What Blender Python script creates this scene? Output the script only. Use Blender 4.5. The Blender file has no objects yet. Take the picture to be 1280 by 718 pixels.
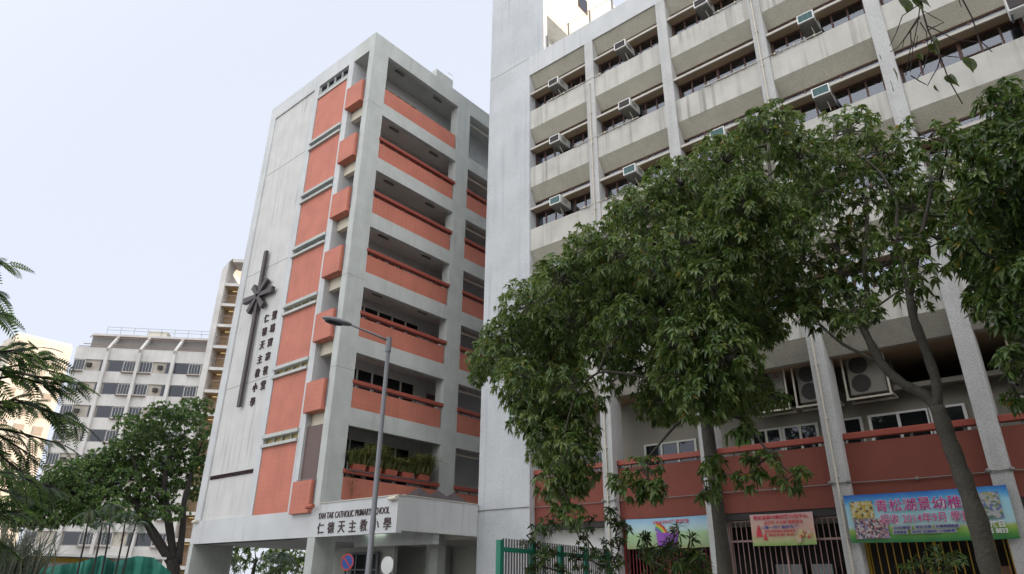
import bpy, math, random
import numpy as np
from mathutils import Vector, Matrix

# ------------------------------------------------------------------ camera, sky, sun, exposure
scene = bpy.context.scene
COL = scene.collection
YAW, PIT, ROL, FOC = -0.708783546, 0.417305464, 0.0111497085, 842.268216
EYE = np.array([0.0, 0.0, 1.6])
FW = np.array([math.sin(YAW)*math.cos(PIT), math.cos(YAW)*math.cos(PIT), math.sin(PIT)])
_r0 = np.array([math.cos(YAW), -math.sin(YAW), 0.0]); _u0 = np.cross(_r0, FW)
RT = math.cos(ROL)*_r0 + math.sin(ROL)*_u0
UP = -math.sin(ROL)*_r0 + math.cos(ROL)*_u0
cam = bpy.data.cameras.new('camera'); cam.sensor_width = 36.0; cam.lens = FOC/1280*36.0
cam.clip_start = 0.1; cam.clip_end = 3000
camo = bpy.data.objects.new('camera', cam); COL.objects.link(camo)
camo.matrix_world = Matrix(((RT[0], UP[0], -FW[0], EYE[0]), (RT[1], UP[1], -FW[1], EYE[1]),
                            (RT[2], UP[2], -FW[2], EYE[2]), (0, 0, 0, 1)))
scene.camera = camo

SUN_EL, SUN_AZ = math.radians(13.0), math.radians(37.0)     # azimuth clockwise from +Y
world = bpy.data.worlds.new('World'); scene.world = world; world.use_nodes = True
wn, wl = world.node_tree.nodes, world.node_tree.links
wn.clear()
sky = wn.new('ShaderNodeTexSky'); sky.sky_type = 'NISHITA'; sky.sun_disc = False
sky.sun_elevation = SUN_EL; sky.sun_rotation = SUN_AZ
sky.air_density = 1.0; sky.dust_density = 2.0; sky.ozone_density = 2.0
hz = wn.new('ShaderNodeMix'); hz.data_type = 'RGBA'; hz.blend_type = 'MIX'
hz.inputs[0].default_value = 0.88
# thin high cloud: brighter in the half of the sky that faces the low sun
tcw = wn.new('ShaderNodeTexCoord'); vdot = wn.new('ShaderNodeVectorMath'); vdot.operation = 'DOT_PRODUCT'
vdot.inputs[1].default_value = (0.50, -0.85, 0.12); wl.new(tcw.outputs['Generated'], vdot.inputs[0])
mrw = wn.new('ShaderNodeMapRange'); mrw.interpolation_type = 'SMOOTHSTEP'; wl.new(vdot.outputs['Value'], mrw.inputs[0])
mrw.inputs[1].default_value = -0.55; mrw.inputs[2].default_value = 0.75
veil = wn.new('ShaderNodeMix'); veil.data_type = 'RGBA'; wl.new(mrw.outputs[0], veil.inputs[0])
veil.inputs[6].default_value = (5.5, 5.8, 6.6, 1); veil.inputs[7].default_value = (14.2, 14.2, 14.5, 1)
wl.new(veil.outputs[2], hz.inputs[7])
bgn = wn.new('ShaderNodeBackground'); bgn.inputs[1].default_value = 0.10
wo = wn.new('ShaderNodeOutputWorld')
wl.new(sky.outputs[0], hz.inputs[6]); wl.new(hz.outputs[2], bgn.inputs[0]); wl.new(bgn.outputs[0], wo.inputs[0])
sun = bpy.data.lights.new('sun', 'SUN'); sun.energy = 4.2; sun.angle = math.radians(0.6); sun.color = (1.0, 0.80, 0.58)
suno = bpy.data.objects.new('sun', sun); COL.objects.link(suno)
_sd = Vector((math.sin(SUN_AZ)*math.cos(SUN_EL), math.cos(SUN_AZ)*math.cos(SUN_EL), math.sin(SUN_EL)))
suno.rotation_euler = _sd.to_track_quat('Z', 'Y').to_euler(); suno.location = (40, 60, 60)
scene.view_settings.view_transform = 'Standard'; scene.view_settings.look = 'None'
scene.view_settings.gamma = 1.0; scene.view_settings.use_curve_mapping = False
scene.view_settings.exposure = 0.70

# ------------------------------------------------------------------ helpers
rng = random.Random(7); nrg = np.random.default_rng(11)

def ray(px, py):
    return FW*FOC + RT*(px-640) - UP*(py-359)
def at(px, py, Y):
    d = ray(px, py); return EYE + d*(Y/d[1])
def at_d(px, py, dist):
    d = ray(px, py); return EYE + d*(dist/math.hypot(d[0], d[1]))

def rough(nt, scale, detail=4):
    n = nt.nodes.new('ShaderNodeTexNoise'); n.inputs['Scale'].default_value = scale
    n.inputs['Detail'].default_value = detail; return n

def mat(name, col, rough_=0.7, metal=0.0, var=0.12, vscale=3.0, streak=0.0, bump=0.0, bscale=60.0, spec=0.4,
        local=False, speckle=0.0, grid=None, streak_col=None):
    """painted / mineral surface: base colour, soft blotches, optional vertical rain streaks, grain bump, tile grid"""
    m = bpy.data.materials.new(name); m.use_nodes = True
    nt = m.node_tree; N, L = nt.nodes, nt.links
    b = N['Principled BSDF']; b.inputs['Roughness'].default_value = rough_; b.inputs['Metallic'].default_value = metal
    b.inputs['Specular IOR Level'].default_value = spec
    if local:
        pos = N.new('ShaderNodeTexCoord').outputs['Object']
    else:
        pos = N.new('ShaderNodeNewGeometry').outputs['Position']
    c = N.new('ShaderNodeRGB'); c.outputs[0].default_value = (*col, 1); cur = c.outputs[0]
    def mixin(cur, fac, colour, blend='MIX'):
        x = N.new('ShaderNodeMix'); x.data_type = 'RGBA'; x.blend_type = blend
        L.new(fac, x.inputs[0]); L.new(cur, x.inputs[6]); x.inputs[7].default_value = (*colour, 1); return x.outputs[2]
    def ramp(src, a, b_, lo, hi):
        r = N.new('ShaderNodeMapRange'); L.new(src, r.inputs[0])
        r.inputs[1].default_value = a; r.inputs[2].default_value = b_; r.inputs[3].default_value = lo; r.inputs[4].default_value = hi
        return r.outputs[0]
    if var:
        n = rough(nt, vscale, 6); L.new(pos, n.inputs['Vector'])
        cur = mixin(cur, ramp(n.outputs[0], 0.35, 0.7, 0, var*2.2), tuple(x*0.62 for x in col))
        n2 = rough(nt, vscale*0.13, 3); L.new(pos, n2.inputs['Vector'])
        cur = mixin(cur, ramp(n2.outputs[0], 0.4, 0.7, 0, var*1.2), tuple(min(1, x*1.18) for x in col))
    if streak:
        mp = N.new('ShaderNodeMapping'); L.new(pos, mp.inputs[0]); mp.inputs['Scale'].default_value = (2.6, 2.6, 0.10)
        n = rough(nt, 1.6, 5); L.new(mp.outputs[0], n.inputs['Vector'])
        n3 = rough(nt, 0.35, 2); L.new(pos, n3.inputs['Vector'])
        f = N.new('ShaderNodeMath'); f.operation = 'MULTIPLY'
        L.new(ramp(n.outputs[0], 0.52, 0.74, 0, streak), f.inputs[0]); L.new(ramp(n3.outputs[0], 0.38, 0.62, 0.15, 1), f.inputs[1])
        cur = mixin(cur, f.outputs[0], streak_col or tuple(x*0.5 for x in col))
    if speckle:
        n = rough(nt, 38, 2); L.new(pos, n.inputs['Vector'])
        cur = mixin(cur, ramp(n.outputs[0], 0.45, 0.62, 0, speckle), tuple(x*0.35 for x in col))
    if grid:
        gx, gz, gcol, gfac = grid
        sx = N.new('ShaderNodeSeparateXYZ'); L.new(pos, sx.inputs[0])
        ad = N.new('ShaderNodeMath'); ad.operation = 'ADD'; L.new(sx.outputs[0], ad.inputs[0]); L.new(sx.outputs[1], ad.inputs[1])
        outs = []
        for src, g in ((ad.outputs[0], gx), (sx.outputs[2], gz)):
            dv = N.new('ShaderNodeMath'); dv.operation = 'DIVIDE'; L.new(src, dv.inputs[0]); dv.inputs[1].default_value = g
            fr = N.new('ShaderNodeMath'); fr.operation = 'FRACT'; L.new(dv.outputs[0], fr.inputs[0])
            gt = N.new('ShaderNodeMath'); gt.operation = 'LESS_THAN'; L.new(fr.outputs[0], gt.inputs[0]); gt.inputs[1].default_value = 0.09
            outs.append(gt.outputs[0])
        mx = N.new('ShaderNodeMath'); mx.operation = 'MAXIMUM'; L.new(outs[0], mx.inputs[0]); L.new(outs[1], mx.inputs[1])
        ml = N.new('ShaderNodeMath'); ml.operation = 'MULTIPLY'; L.new(mx.outputs[0], ml.inputs[0]); ml.inputs[1].default_value = gfac
        cur = mixin(cur, ml.outputs[0], gcol)
    L.new(cur, b.inputs['Base Color'])
    if bump:
        n = rough(nt, bscale, 3); L.new(pos, n.inputs['Vector'])
        bp = N.new('ShaderNodeBump'); bp.inputs['Strength'].default_value = bump; bp.inputs['Distance'].default_value = 0.02
        L.new(n.outputs[0], bp.inputs['Height']); L.new(bp.outputs[0], b.inputs['Normal'])
    return m

def glass_mat(name, tint, transp, ior=1.5):
    m = bpy.data.materials.new(name); m.use_nodes = True
    nt = m.node_tree; N, L = nt.nodes, nt.links; N.clear()
    o = N.new('ShaderNodeOutputMaterial')
    t = N.new('ShaderNodeBsdfTransparent'); t.inputs[0].default_value = (*tint, 1)
    d = N.new('ShaderNodeBsdfDiffuse'); d.inputs[0].default_value = (0.02, 0.022, 0.025, 1)
    g = N.new('ShaderNodeBsdfGlossy'); g.inputs['Roughness'].default_value = 0.03; g.inputs[0].default_value = (0.85, 0.9, 1, 1)
    m1 = N.new('ShaderNodeMixShader'); m1.inputs[0].default_value = transp; L.new(d.outputs[0], m1.inputs[1]); L.new(t.outputs[0], m1.inputs[2])
    fr = N.new('ShaderNodeFresnel'); fr.inputs[0].default_value = ior
    pos = N.new('ShaderNodeNewGeometry'); n = rough(nt, 0.3, 1); L.new(pos.outputs['Position'], n.inputs['Vector'])
    bp = N.new('ShaderNodeBump'); bp.inputs['Strength'].default_value = 0.12; bp.inputs['Distance'].default_value = 0.03
    L.new(n.outputs[0], bp.inputs['Height']); L.new(bp.outputs[0], g.inputs['Normal'])
    m2 = N.new('ShaderNodeMixShader'); L.new(fr.outputs[0], m2.inputs[0]); L.new(m1.outputs[0], m2.inputs[1]); L.new(g.outputs[0], m2.inputs[2])
    L.new(m2.outputs[0], o.inputs[0]); return m

def leaf_mat(name, stops, rough_=0.38, trans=0.32):
    m = bpy.data.materials.new(name); m.use_nodes = True
    nt = m.node_tree; N, L = nt.nodes, nt.links
    b = N['Principled BSDF']; o = N['Material Output']
    a = N.new('ShaderNodeAttribute'); a.attribute_name = 'tone'
    r = N.new('ShaderNodeValToRGB'); els = r.color_ramp.elements
    while len(els) < len(stops): els.new(0.5)
    for e, (p, c) in zip(els, stops): e.position = p; e.color = (*c, 1)
    L.new(a.outputs['Fac'], r.inputs[0])
    L.new(r.outputs[0], b.inputs['Base Color']); b.inputs['Roughness'].default_value = rough_
    b.inputs['Specular IOR Level'].default_value = 0.6
    t = N.new('ShaderNodeBsdfTranslucent')
    hs = N.new('ShaderNodeHueSaturation'); hs.inputs['Value'].default_value = 1.4; hs.inputs['Hue'].default_value = 0.48
    L.new(r.outputs[0], hs.inputs['Color']); L.new(hs.outputs[0], t.inputs[0])
    mx = N.new('ShaderNodeMixShader'); mx.inputs[0].default_value = trans
    L.new(b.outputs[0], mx.inputs[1]); L.new(t.outputs[0], mx.inputs[2]); L.new(mx.outputs[0], o.inputs[0])
    return m

def emit_mat(name, col, s):
    m = bpy.data.materials.new(name); m.use_nodes = True
    b = m.node_tree.nodes['Principled BSDF']; b.inputs['Emission Color'].default_value = (*col, 1); b.inputs['Emission Strength'].default_value = s
    b.inputs['Base Color'].default_value = (0.8, 0.8, 0.8, 1); return m

class MB:
    def __init__(self): self.v = []; self.f = []; self.sm = False
    def box(self, x0, x1, y0, y1, z0, z1):
        if x0 > x1: x0, x1 = x1, x0
        if y0 > y1: y0, y1 = y1, y0
        if z0 > z1: z0, z1 = z1, z0
        b = len(self.v)
        self.v += [(x0,y0,z0),(x1,y0,z0),(x1,y1,z0),(x0,y1,z0),(x0,y0,z1),(x1,y0,z1),(x1,y1,z1),(x0,y1,z1)]
        self.f += [tuple(b+i for i in q) for q in ((3,2,1,0),(4,5,6,7),(0,1,5,4),(1,2,6,5),(2,3,7,6),(3,0,4,7))]
        return self
    def cbox(self, x0, x1, y0, y1, z0, z1, c=0.01):
        """box with chamfered edges"""
        P = []
        b = len(self.v)
        for sx, X in ((1, x0), (-1, x1)):
            for sy, Y in ((1, y0), (-1, y1)):
                for sz, Z in ((1, z0), (-1, z1)):
                    self.v += [(X, Y+sy*c, Z+sz*c), (X+sx*c, Y, Z+sz*c), (X+sx*c, Y+sy*c, Z)]
        def i(a, bb, cc, k): return b + ((a*2+bb)*2+cc)*3 + k
        for a in (0, 1): self._q([i(a,0,0,0), i(a,0,1,0), i(a,1,1,0), i(a,1,0,0)], a == 1)
        for a in (0, 1): self._q([i(0,a,0,1), i(1,a,0,1), i(1,a,1,1), i(0,a,1,1)], a == 1)
        for a in (0, 1): self._q([i(0,0,a,2), i(0,1,a,2), i(1,1,a,2), i(1,0,a,2)], a == 1)
        for p in (0, 1):
            for q in (0, 1):
                self.f.append((i(p,q,0,0), i(p,q,1,0), i(p,q,1,1), i(p,q,0,1)))
                self.f.append((i(p,0,q,0), i(p,1,q,0), i(p,1,q,2), i(p,0,q,2)))
                self.f.append((i(0,p,q,1), i(1,p,q,1), i(1,p,q,2), i(0,p,q,2)))
        for a in (0, 1):
            for bb in (0, 1):
                for cc in (0, 1): self.f.append((i(a,bb,cc,0), i(a,bb,cc,1), i(a,bb,cc,2)))
        return self
    def _q(self, q, flip): self.f.append(tuple(reversed(q)) if flip else tuple(q))
    def quad(self, a, b, c, d):
        k = len(self.v); self.v += [tuple(a), tuple(b), tuple(c), tuple(d)]; self.f.append((k,k+1,k+2,k+3)); return self
    def prism(self, poly, axis, a, b):
        """poly of 2-D points extruded along axis (0:x with poly (y,z); 1:y with (x,z); 2:z with (x,y))"""
        k = len(self.v); n = len(poly)
        for t in (a, b):
            for p, q in poly:
                self.v.append((t,p,q) if axis == 0 else (p,t,q) if axis == 1 else (p,q,t))
        self.f.append(tuple(range(k, k+n))); self.f.append(tuple(reversed(range(k+n, k+2*n))))
        for i in range(n):
            j = (i+1) % n; self.f.append((k+j, k+i, k+n+i, k+n+j))
        return self
    def tube(self, pts, rad, n=8, cap=True):
        pts = [np.array(p, float) for p in pts]
        if not hasattr(rad, '__len__'): rad = [rad]*len(pts)
        k = len(self.v); ref = None
        for i, p in enumerate(pts):
            t = pts[min(i+1, len(pts)-1)] - pts[max(i-1, 0)]; t = t/(np.linalg.norm(t)+1e-9)
            if ref is None:
                ref = np.array([0, 0, 1.0]) if abs(t[2]) < 0.9 else np.array([1.0, 0, 0])
            a = np.cross(t, ref); a /= np.linalg.norm(a)+1e-9; b = np.cross(a, t); ref = b
            for j in range(n):
                an = 2*math.pi*j/n
                self.v.append(tuple(p + rad[i]*(math.cos(an)*a + math.sin(an)*b)))
        for i in range(len(pts)-1):
            for j in range(n):
                jj = (j+1) % n; self.f.append((k+i*n+jj, k+i*n+j, k+(i+1)*n+j, k+(i+1)*n+jj))
        if cap:
            self.f.append(tuple(range(k, k+n))); self.f.append(tuple(reversed(range(k+(len(pts)-1)*n, k+len(pts)*n))))
        return self
    def disc(self, c, r, normal, depth=0.02, n=24, rx=None):
        c = np.array(c, float); nn = np.array(normal, float); nn /= np.linalg.norm(nn)
        return self.tube([c - nn*depth/2, c + nn*depth/2], r, n)
    def ell(self, c, r, nu=14, nv=8, rot=None):
        k = len(self.v); c = np.array(c, float)
        R_ = np.eye(3) if rot is None else rot
        for i in range(nv+1):
            th = math.pi*i/nv
            for j in range(nu):
                ph = 2*math.pi*j/nu
                self.v.append(tuple(c + R_ @ np.array([r[0]*math.sin(th)*math.cos(ph), r[1]*math.sin(th)*math.sin(ph), r[2]*math.cos(th)])))
        for i in range(nv):
            for j in range(nu):
                jj = (j+1) % nu; self.f.append((k+i*nu+j, k+(i+1)*nu+j, k+(i+1)*nu+jj, k+i*nu+jj))
        return self
    def mesh(self, me, fn):
        k = len(self.v); self.v += [fn(*p.co) for p in me.vertices]
        self.f += [tuple(k+i for i in p.vertices) for p in me.polygons]; return self

def build(name, mb, m, parent=None, label=None, smooth=False, tone=None):
    me = bpy.data.meshes.new(name)
    off = np.array(parent_loc(parent)) if parent is not None else np.zeros(3)
    v = np.asarray(mb.v, float) - off
    me.from_pydata([tuple(p) for p in v], [], mb.f)
    me.validate(); me.update()
    if smooth: me.polygons.foreach_set('use_smooth', [True]*len(me.polygons))
    if m: me.materials.append(m)
    o = bpy.data.objects.new(name, me); COL.objects.link(o)
    if parent is not None: o.parent = parent
    if label: o['label'] = label
    return o

def parent_loc(p):
    x = np.zeros(3)
    while p is not None: x = x + np.array(p.location); p = p.parent
    return x

def thing(name, label, cat, loc=(0, 0, 0), group=None, rz=0):
    o = bpy.data.objects.new(name, None); COL.objects.link(o); o.location = loc; o.rotation_euler = (0, 0, rz)
    o.empty_display_size = 0.2
    return tag(o, label, cat, group)
def tag(o, label, cat, group=None):
    o['label'] = label; o['category'] = cat
    if group: o['group'] = group
    return o
def struct(name, mb, m, kind='structure'):
    o = build(name, mb, m); o['kind'] = kind; return o
def children(o): return [c for c in o.children]
def dup(root, loc=None, label=None, group=None, parent=None, rz=None):
    r = root.copy(); COL.objects.link(r)
    if parent is not None: r.parent = parent
    if loc is not None: r.location = loc
    if rz is not None: r.rotation_euler = (0, 0, rz)
    if label: r['label'] = label
    if group: r['group'] = group
    for ch in list(root.children): dup(ch, parent=r)
    return r

_tc = {}
def text_mesh(body, extrude=0.0, bold=0.0):
    key = (body, extrude, bold)
    if key not in _tc:
        c = bpy.data.curves.new('txt', 'FONT'); c.body = body; c.extrude = extrude; c.offset = bold; c.resolution_u = 3
        c.align_x = 'LEFT'
        o = bpy.data.objects.new('txt', c); COL.objects.link(o)
        dg = bpy.context.evaluated_depsgraph_get(); dg.update()
        _tc[key] = bpy.data.meshes.new_from_object(o.evaluated_get(dg))
        COL.objects.unlink(o); bpy.data.objects.remove(o)
    return _tc[key]
def put_text(mb, body, x0, x1, z0, z1, y, extrude=0.0, bold=0.0, skew=0.0, dz=0.0):
    """letters filling the rectangle x0..x1, z0..z1 on a face that looks towards -Y"""
    me = text_mesh(body, extrude, bold)
    xs = [p.co.x for p in me.vertices]; ys = [p.co.y for p in me.vertices]
    ax, bx, ay, by = min(xs), max(xs), min(ys), max(ys)
    def fn(x, yy, zz):
        u = (x-ax)/(bx-ax); w = (yy-ay)/(by-ay)
        return (x0+(x1-x0)*u + skew*(w-0.5)*(z1-z0), y-zz, z0+(z1-z0)*w + dz*u)
    mb.mesh(me, fn); return mb

# ------------------------------------------------------------------ materials
M = {}
M['paint'] = mat('grey_masonry_paint', (0.57, 0.585, 0.59), 0.75, var=0.14, vscale=1.0, streak=0.55, bump=0.35, bscale=45, streak_col=(0.31, 0.32, 0.31))
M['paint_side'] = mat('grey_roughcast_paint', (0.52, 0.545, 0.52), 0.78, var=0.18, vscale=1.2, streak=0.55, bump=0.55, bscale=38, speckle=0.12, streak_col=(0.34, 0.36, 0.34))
M['panel'] = mat('pale_roughcast_panel', (0.60, 0.60, 0.58), 0.8, var=0.15, vscale=1.0, streak=0.9, bump=0.45, bscale=42, speckle=0.08, streak_col=(0.30, 0.31, 0.32))
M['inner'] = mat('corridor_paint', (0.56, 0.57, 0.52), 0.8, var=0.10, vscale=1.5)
M['inner_shaded'] = mat('shade_tinted_gallery_paint', (0.25, 0.235, 0.195), 0.85, var=0.15, vscale=1.5, streak=0.2)  # darker copy of the corridor paint: gallery shade put into the colour
M['cond_shaded'] = mat('shade_tinted_condenser_casing', (0.23, 0.22, 0.19), 0.6, var=0.2, vscale=3, local=True)  # beige casing darkened, the shade under the gallery put into its colour
M['ceil'] = mat('corridor_ceiling', (0.64, 0.60, 0.56), 0.8, var=0.10, vscale=1.2)
M['cream'] = mat('cream_lintel_paint', (0.66, 0.62, 0.50), 0.8, var=0.1, vscale=1.5, streak=0.25)
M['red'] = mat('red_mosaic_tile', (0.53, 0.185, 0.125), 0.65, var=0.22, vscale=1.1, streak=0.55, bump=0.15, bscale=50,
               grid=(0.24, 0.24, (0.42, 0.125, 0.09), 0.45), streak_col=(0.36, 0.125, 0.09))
M['reddark'] = mat('red_handrail_paint', (0.32, 0.075, 0.050), 0.5, var=0.12)
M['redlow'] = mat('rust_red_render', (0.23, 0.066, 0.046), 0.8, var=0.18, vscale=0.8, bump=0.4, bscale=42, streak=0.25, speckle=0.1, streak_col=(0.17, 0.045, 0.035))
M['conc'] = mat('pale_painted_concrete', (0.56, 0.545, 0.50), 0.8, var=0.26, vscale=1.2, streak=1.0, bump=0.35, bscale=40, speckle=0.10, streak_col=(0.25, 0.24, 0.21))
M['pebble'] = mat('pebble_dash', (0.44, 0.42, 0.35), 0.9, var=0.18, vscale=1.2, streak=0.35, bump=1.0, bscale=30, speckle=0.35, streak_col=(0.27, 0.26, 0.22))
M['colp'] = mat('pale_column_paint', (0.55, 0.55, 0.54), 0.75, var=0.18, vscale=1.2, streak=0.6, bump=0.7, bscale=34, speckle=0.3, streak_col=(0.33, 0.33, 0.31))
M['tower'] = mat('tower_wall_paint', (0.57, 0.595, 0.61), 0.75, var=0.2, vscale=0.7, streak=0.75, bump=0.8, bscale=32, speckle=0.28, streak_col=(0.38, 0.41, 0.45))
M['lit'] = mat('cream_roof_house_paint', (0.66, 0.63, 0.54), 0.8, var=0.12, vscale=0.7, streak=0.5, bump=0.3, streak_col=(0.42, 0.38, 0.30))
M['soffit'] = mat('brown_soffit', (0.42, 0.30, 0.19), 0.8, var=0.15, vscale=1.5)
M['frame'] = mat('brown_window_frame', (0.085, 0.040, 0.030), 0.5, var=0.1)
M['ledge'] = mat('pale_ledge', (0.54, 0.51, 0.45), 0.7, var=0.15, vscale=3, streak=0.3)
M['glass'] = glass_mat('window_glass', (0.85, 0.9, 0.95), 0.92, 2.2)
M['gdark'] = glass_mat('dark_window_glass', (0.5, 0.55, 0.6), 0.35)
M['room'] = mat('room_wall', (0.46, 0.44, 0.40), 0.9, var=0.1)
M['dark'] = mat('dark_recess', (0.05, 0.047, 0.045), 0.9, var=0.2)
M['curtain'] = mat('white_curtain', (0.72, 0.72, 0.72), 0.9, var=0.1, vscale=6)
M['acw'] = mat('ac_casing', (0.52, 0.52, 0.47), 0.5, var=0.12, vscale=6, local=True, streak=0.0)
M['acg'] = mat('ac_grille_brown', (0.10, 0.085, 0.085), 0.6, local=True, var=0.1)
M['acb'] = mat('ac_grille_green', (0.13, 0.235, 0.24), 0.5, local=True, var=0.1)
M['acu'] = mat('ac_underside', (0.20, 0.195, 0.175), 0.7, local=True, var=0.15)
M['pipe'] = mat('pale_pipe', (0.60, 0.56, 0.47), 0.55, var=0.12)
M['cable'] = mat('grey_conduit', (0.20, 0.19, 0.18), 0.6, var=0.1)
M['metal'] = mat('galvanised_steel', (0.20, 0.205, 0.22), 0.5, metal=0.3, var=0.12, vscale=5)
M['cross'] = mat('dark_brown_metal', (0.060, 0.048, 0.050), 0.5, var=0.15)
M['wood'] = mat('brown_roller', (0.14, 0.095, 0.085), 0.6, var=0.1, grid=(50, 0.09, (0.07, 0.05, 0.045), 0.9))
M['terra'] = mat('terracotta', (0.42, 0.115, 0.075), 0.7, var=0.15)
M['green'] = mat('green_fence_paint', (0.025, 0.25, 0.165), 0.45, var=0.12, vscale=4)
M['fbar'] = mat('dark_fence_bar', (0.085, 0.075, 0.07), 0.5, var=0.1)
M['pink'] = mat('dusty_pink_paint', (0.34, 0.22, 0.20), 0.5, var=0.12)
M['rbar'] = mat('dark_red_paint', (0.24, 0.025, 0.025), 0.5, var=0.1)
M['yell'] = mat('yellow_paint', (0.50, 0.29, 0.025), 0.5, var=0.12)
M['white'] = mat('white_paint', (0.78, 0.78, 0.76), 0.6, var=0.06)
M['black'] = mat('black_letter', (0.018, 0.014, 0.016), 0.5, var=0)
M['brownlet'] = mat('dark_maroon_letter', (0.045, 0.018, 0.020), 0.5, var=0)
M['bark'] = mat('grey_bark', (0.115, 0.105, 0.085), 0.9, var=0.35, vscale=6, bump=0.9, bscale=22, speckle=0.25)
M['barkd'] = mat('dark_bark', (0.045, 0.040, 0.035), 0.9, var=0.3, vscale=6, bump=0.8, bscale=20)
M['twig'] = mat('dry_twig', (0.075, 0.058, 0.048), 0.9, var=0.1)
M['asphalt'] = mat('asphalt', (0.055, 0.055, 0.057), 0.9, var=0.2, vscale=1.5, bump=0.5, bscale=60)
M['pave'] = mat('paving', (0.21, 0.205, 0.19), 0.85, var=0.15, vscale=1.0, grid=(0.4, 0.4, (0.2, 0.19, 0.18), 0.6))
M['earth'] = mat('ground_concrete', (0.24, 0.23, 0.21), 0.9, var=0.2, vscale=0.4)
M['kerb'] = mat('kerb_concrete', (0.36, 0.35, 0.33), 0.85, var=0.15)
M['line'] = mat('road_paint', (0.72, 0.72, 0.70), 0.7, var=0.2, vscale=6)
M['warm_reflect'] = mat('warm_reflection_pane', (0.48, 0.38, 0.17), 0.5, var=0.5, vscale=3)  # yellow pane colour standing in for warm reflections of a sunlit building
M['lamp'] = emit_mat('lit_tube', (0.85, 1.0, 0.80), 2.0)

# ------------------------------------------------------------------ the ground
struct('ground', MB().box(-500, 500, -500, 500, -0.5, -0.02), M['earth'])
struct('road', MB().box(-500, 500, 0.8, 7.2, -0.016, -0.004), M['asphalt'])
m_ = MB()
for k in range(-20, 12): m_.box(k*6.0, k*6.0+2.4, 3.95, 4.07, -0.004, 0.001)
struct('road_marking', m_, M['line'])
struct('pavement', MB().box(-36, 60, 7.36, 20.65, -0.016, 0.12), M['pave'])
struct('near_pavement', MB().box(-60, 60, -6, 0.64, -0.016, 0.0), M['pave'])
struct('kerb', MB().cbox(-36, 60, 7.2, 7.36, -0.016, 0.125, 0.015), M['kerb'])

# ------------------------------------------------------------------ school building (left, with the cross)
XL, XR, XC, Y0, YB = -34.57, -24.2, -25.97, 16.5, 34.0
T = [28.35, 24.38, 20.92, 17.66, 14.41, 11.16, 7.87]        # tops of the gallery openings
RB = [t+0.78 for t in T[1:]] + [4.79]                       # floor / foot of each red band
TOP = 29.42
sch = thing('school_building', 'seven-storey grey school with coral red balcony bands and a dark cross on its wall', 'building', (-29.0, 20.0, 0))
w = MB()
w.box(XL, XC, Y0+0.252, YB, 3.28, TOP)                       # body
w.box(XL, -33.95, Y0, Y0+0.25, 4.335, 28.40)                # left margin
w.box(XL, XC, Y0, Y0+0.25, 28.402, TOP)                      # roof beam
w.box(-29.72, -29.25, Y0, Y0+0.25, 4.335, 28.40)            # pilaster
w.box(-26.43, XC, Y0, Y0+0.25, 4.335, 28.40)                # pier
w.box(XL, XR, Y0, Y0+0.6, 3.28, 4.333)                      # beam over the open ground floor
build('wall', w, M['paint'], sch)
w = MB()
w.box(XC+0.002, XR, Y0, Y0+1.0, 28.352, TOP)                  # corner of roof beam
w.box(XR-0.25, XR, Y0+1.002, YB, 28.352, TOP)
w.box(XC+0.002, XR-0.252, Y0+1.002, YB, 28.70, TOP)
build('roof_beam', w, M['paint_side'], sch)
build('corner_column', MB().box(-24.62, XR, Y0, Y0+1.0, 4.335, 28.35), M['paint_side'], sch)
build('column', MB().box(-24.78, XR, 23.0, 24.05, 0.12, 28.35), M['paint_side'], sch)
build('column', MB().box(-24.78, XR, 29.6, 30.65, 0.12, 28.35), M['paint_side'], sch)
build('column', MB().box(-24.74, -24.23, Y0+0.01, Y0+1.0, 0.12, 3.278), M['paint_side'], sch)
build('column', MB().box(XL, XL+0.34, Y0+0.01, Y0+2.1, 0.12, 3.278), M['paint_side'], sch)
build('column', MB().box(XL+0.1, XL+0.44, YB-1.4, YB-0.3, 0.12, 3.278), M['paint_side'], sch)
build('wall', MB().box(-30.6, -26.2, 22.3, 22.5, 0.12, 3.27), M['inner'], sch)
build('white_panel', MB().box(-33.948, -29.722, Y0+0.08, Y0+0.25, 4.335, 28.40), M['panel'], sch)
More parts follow.
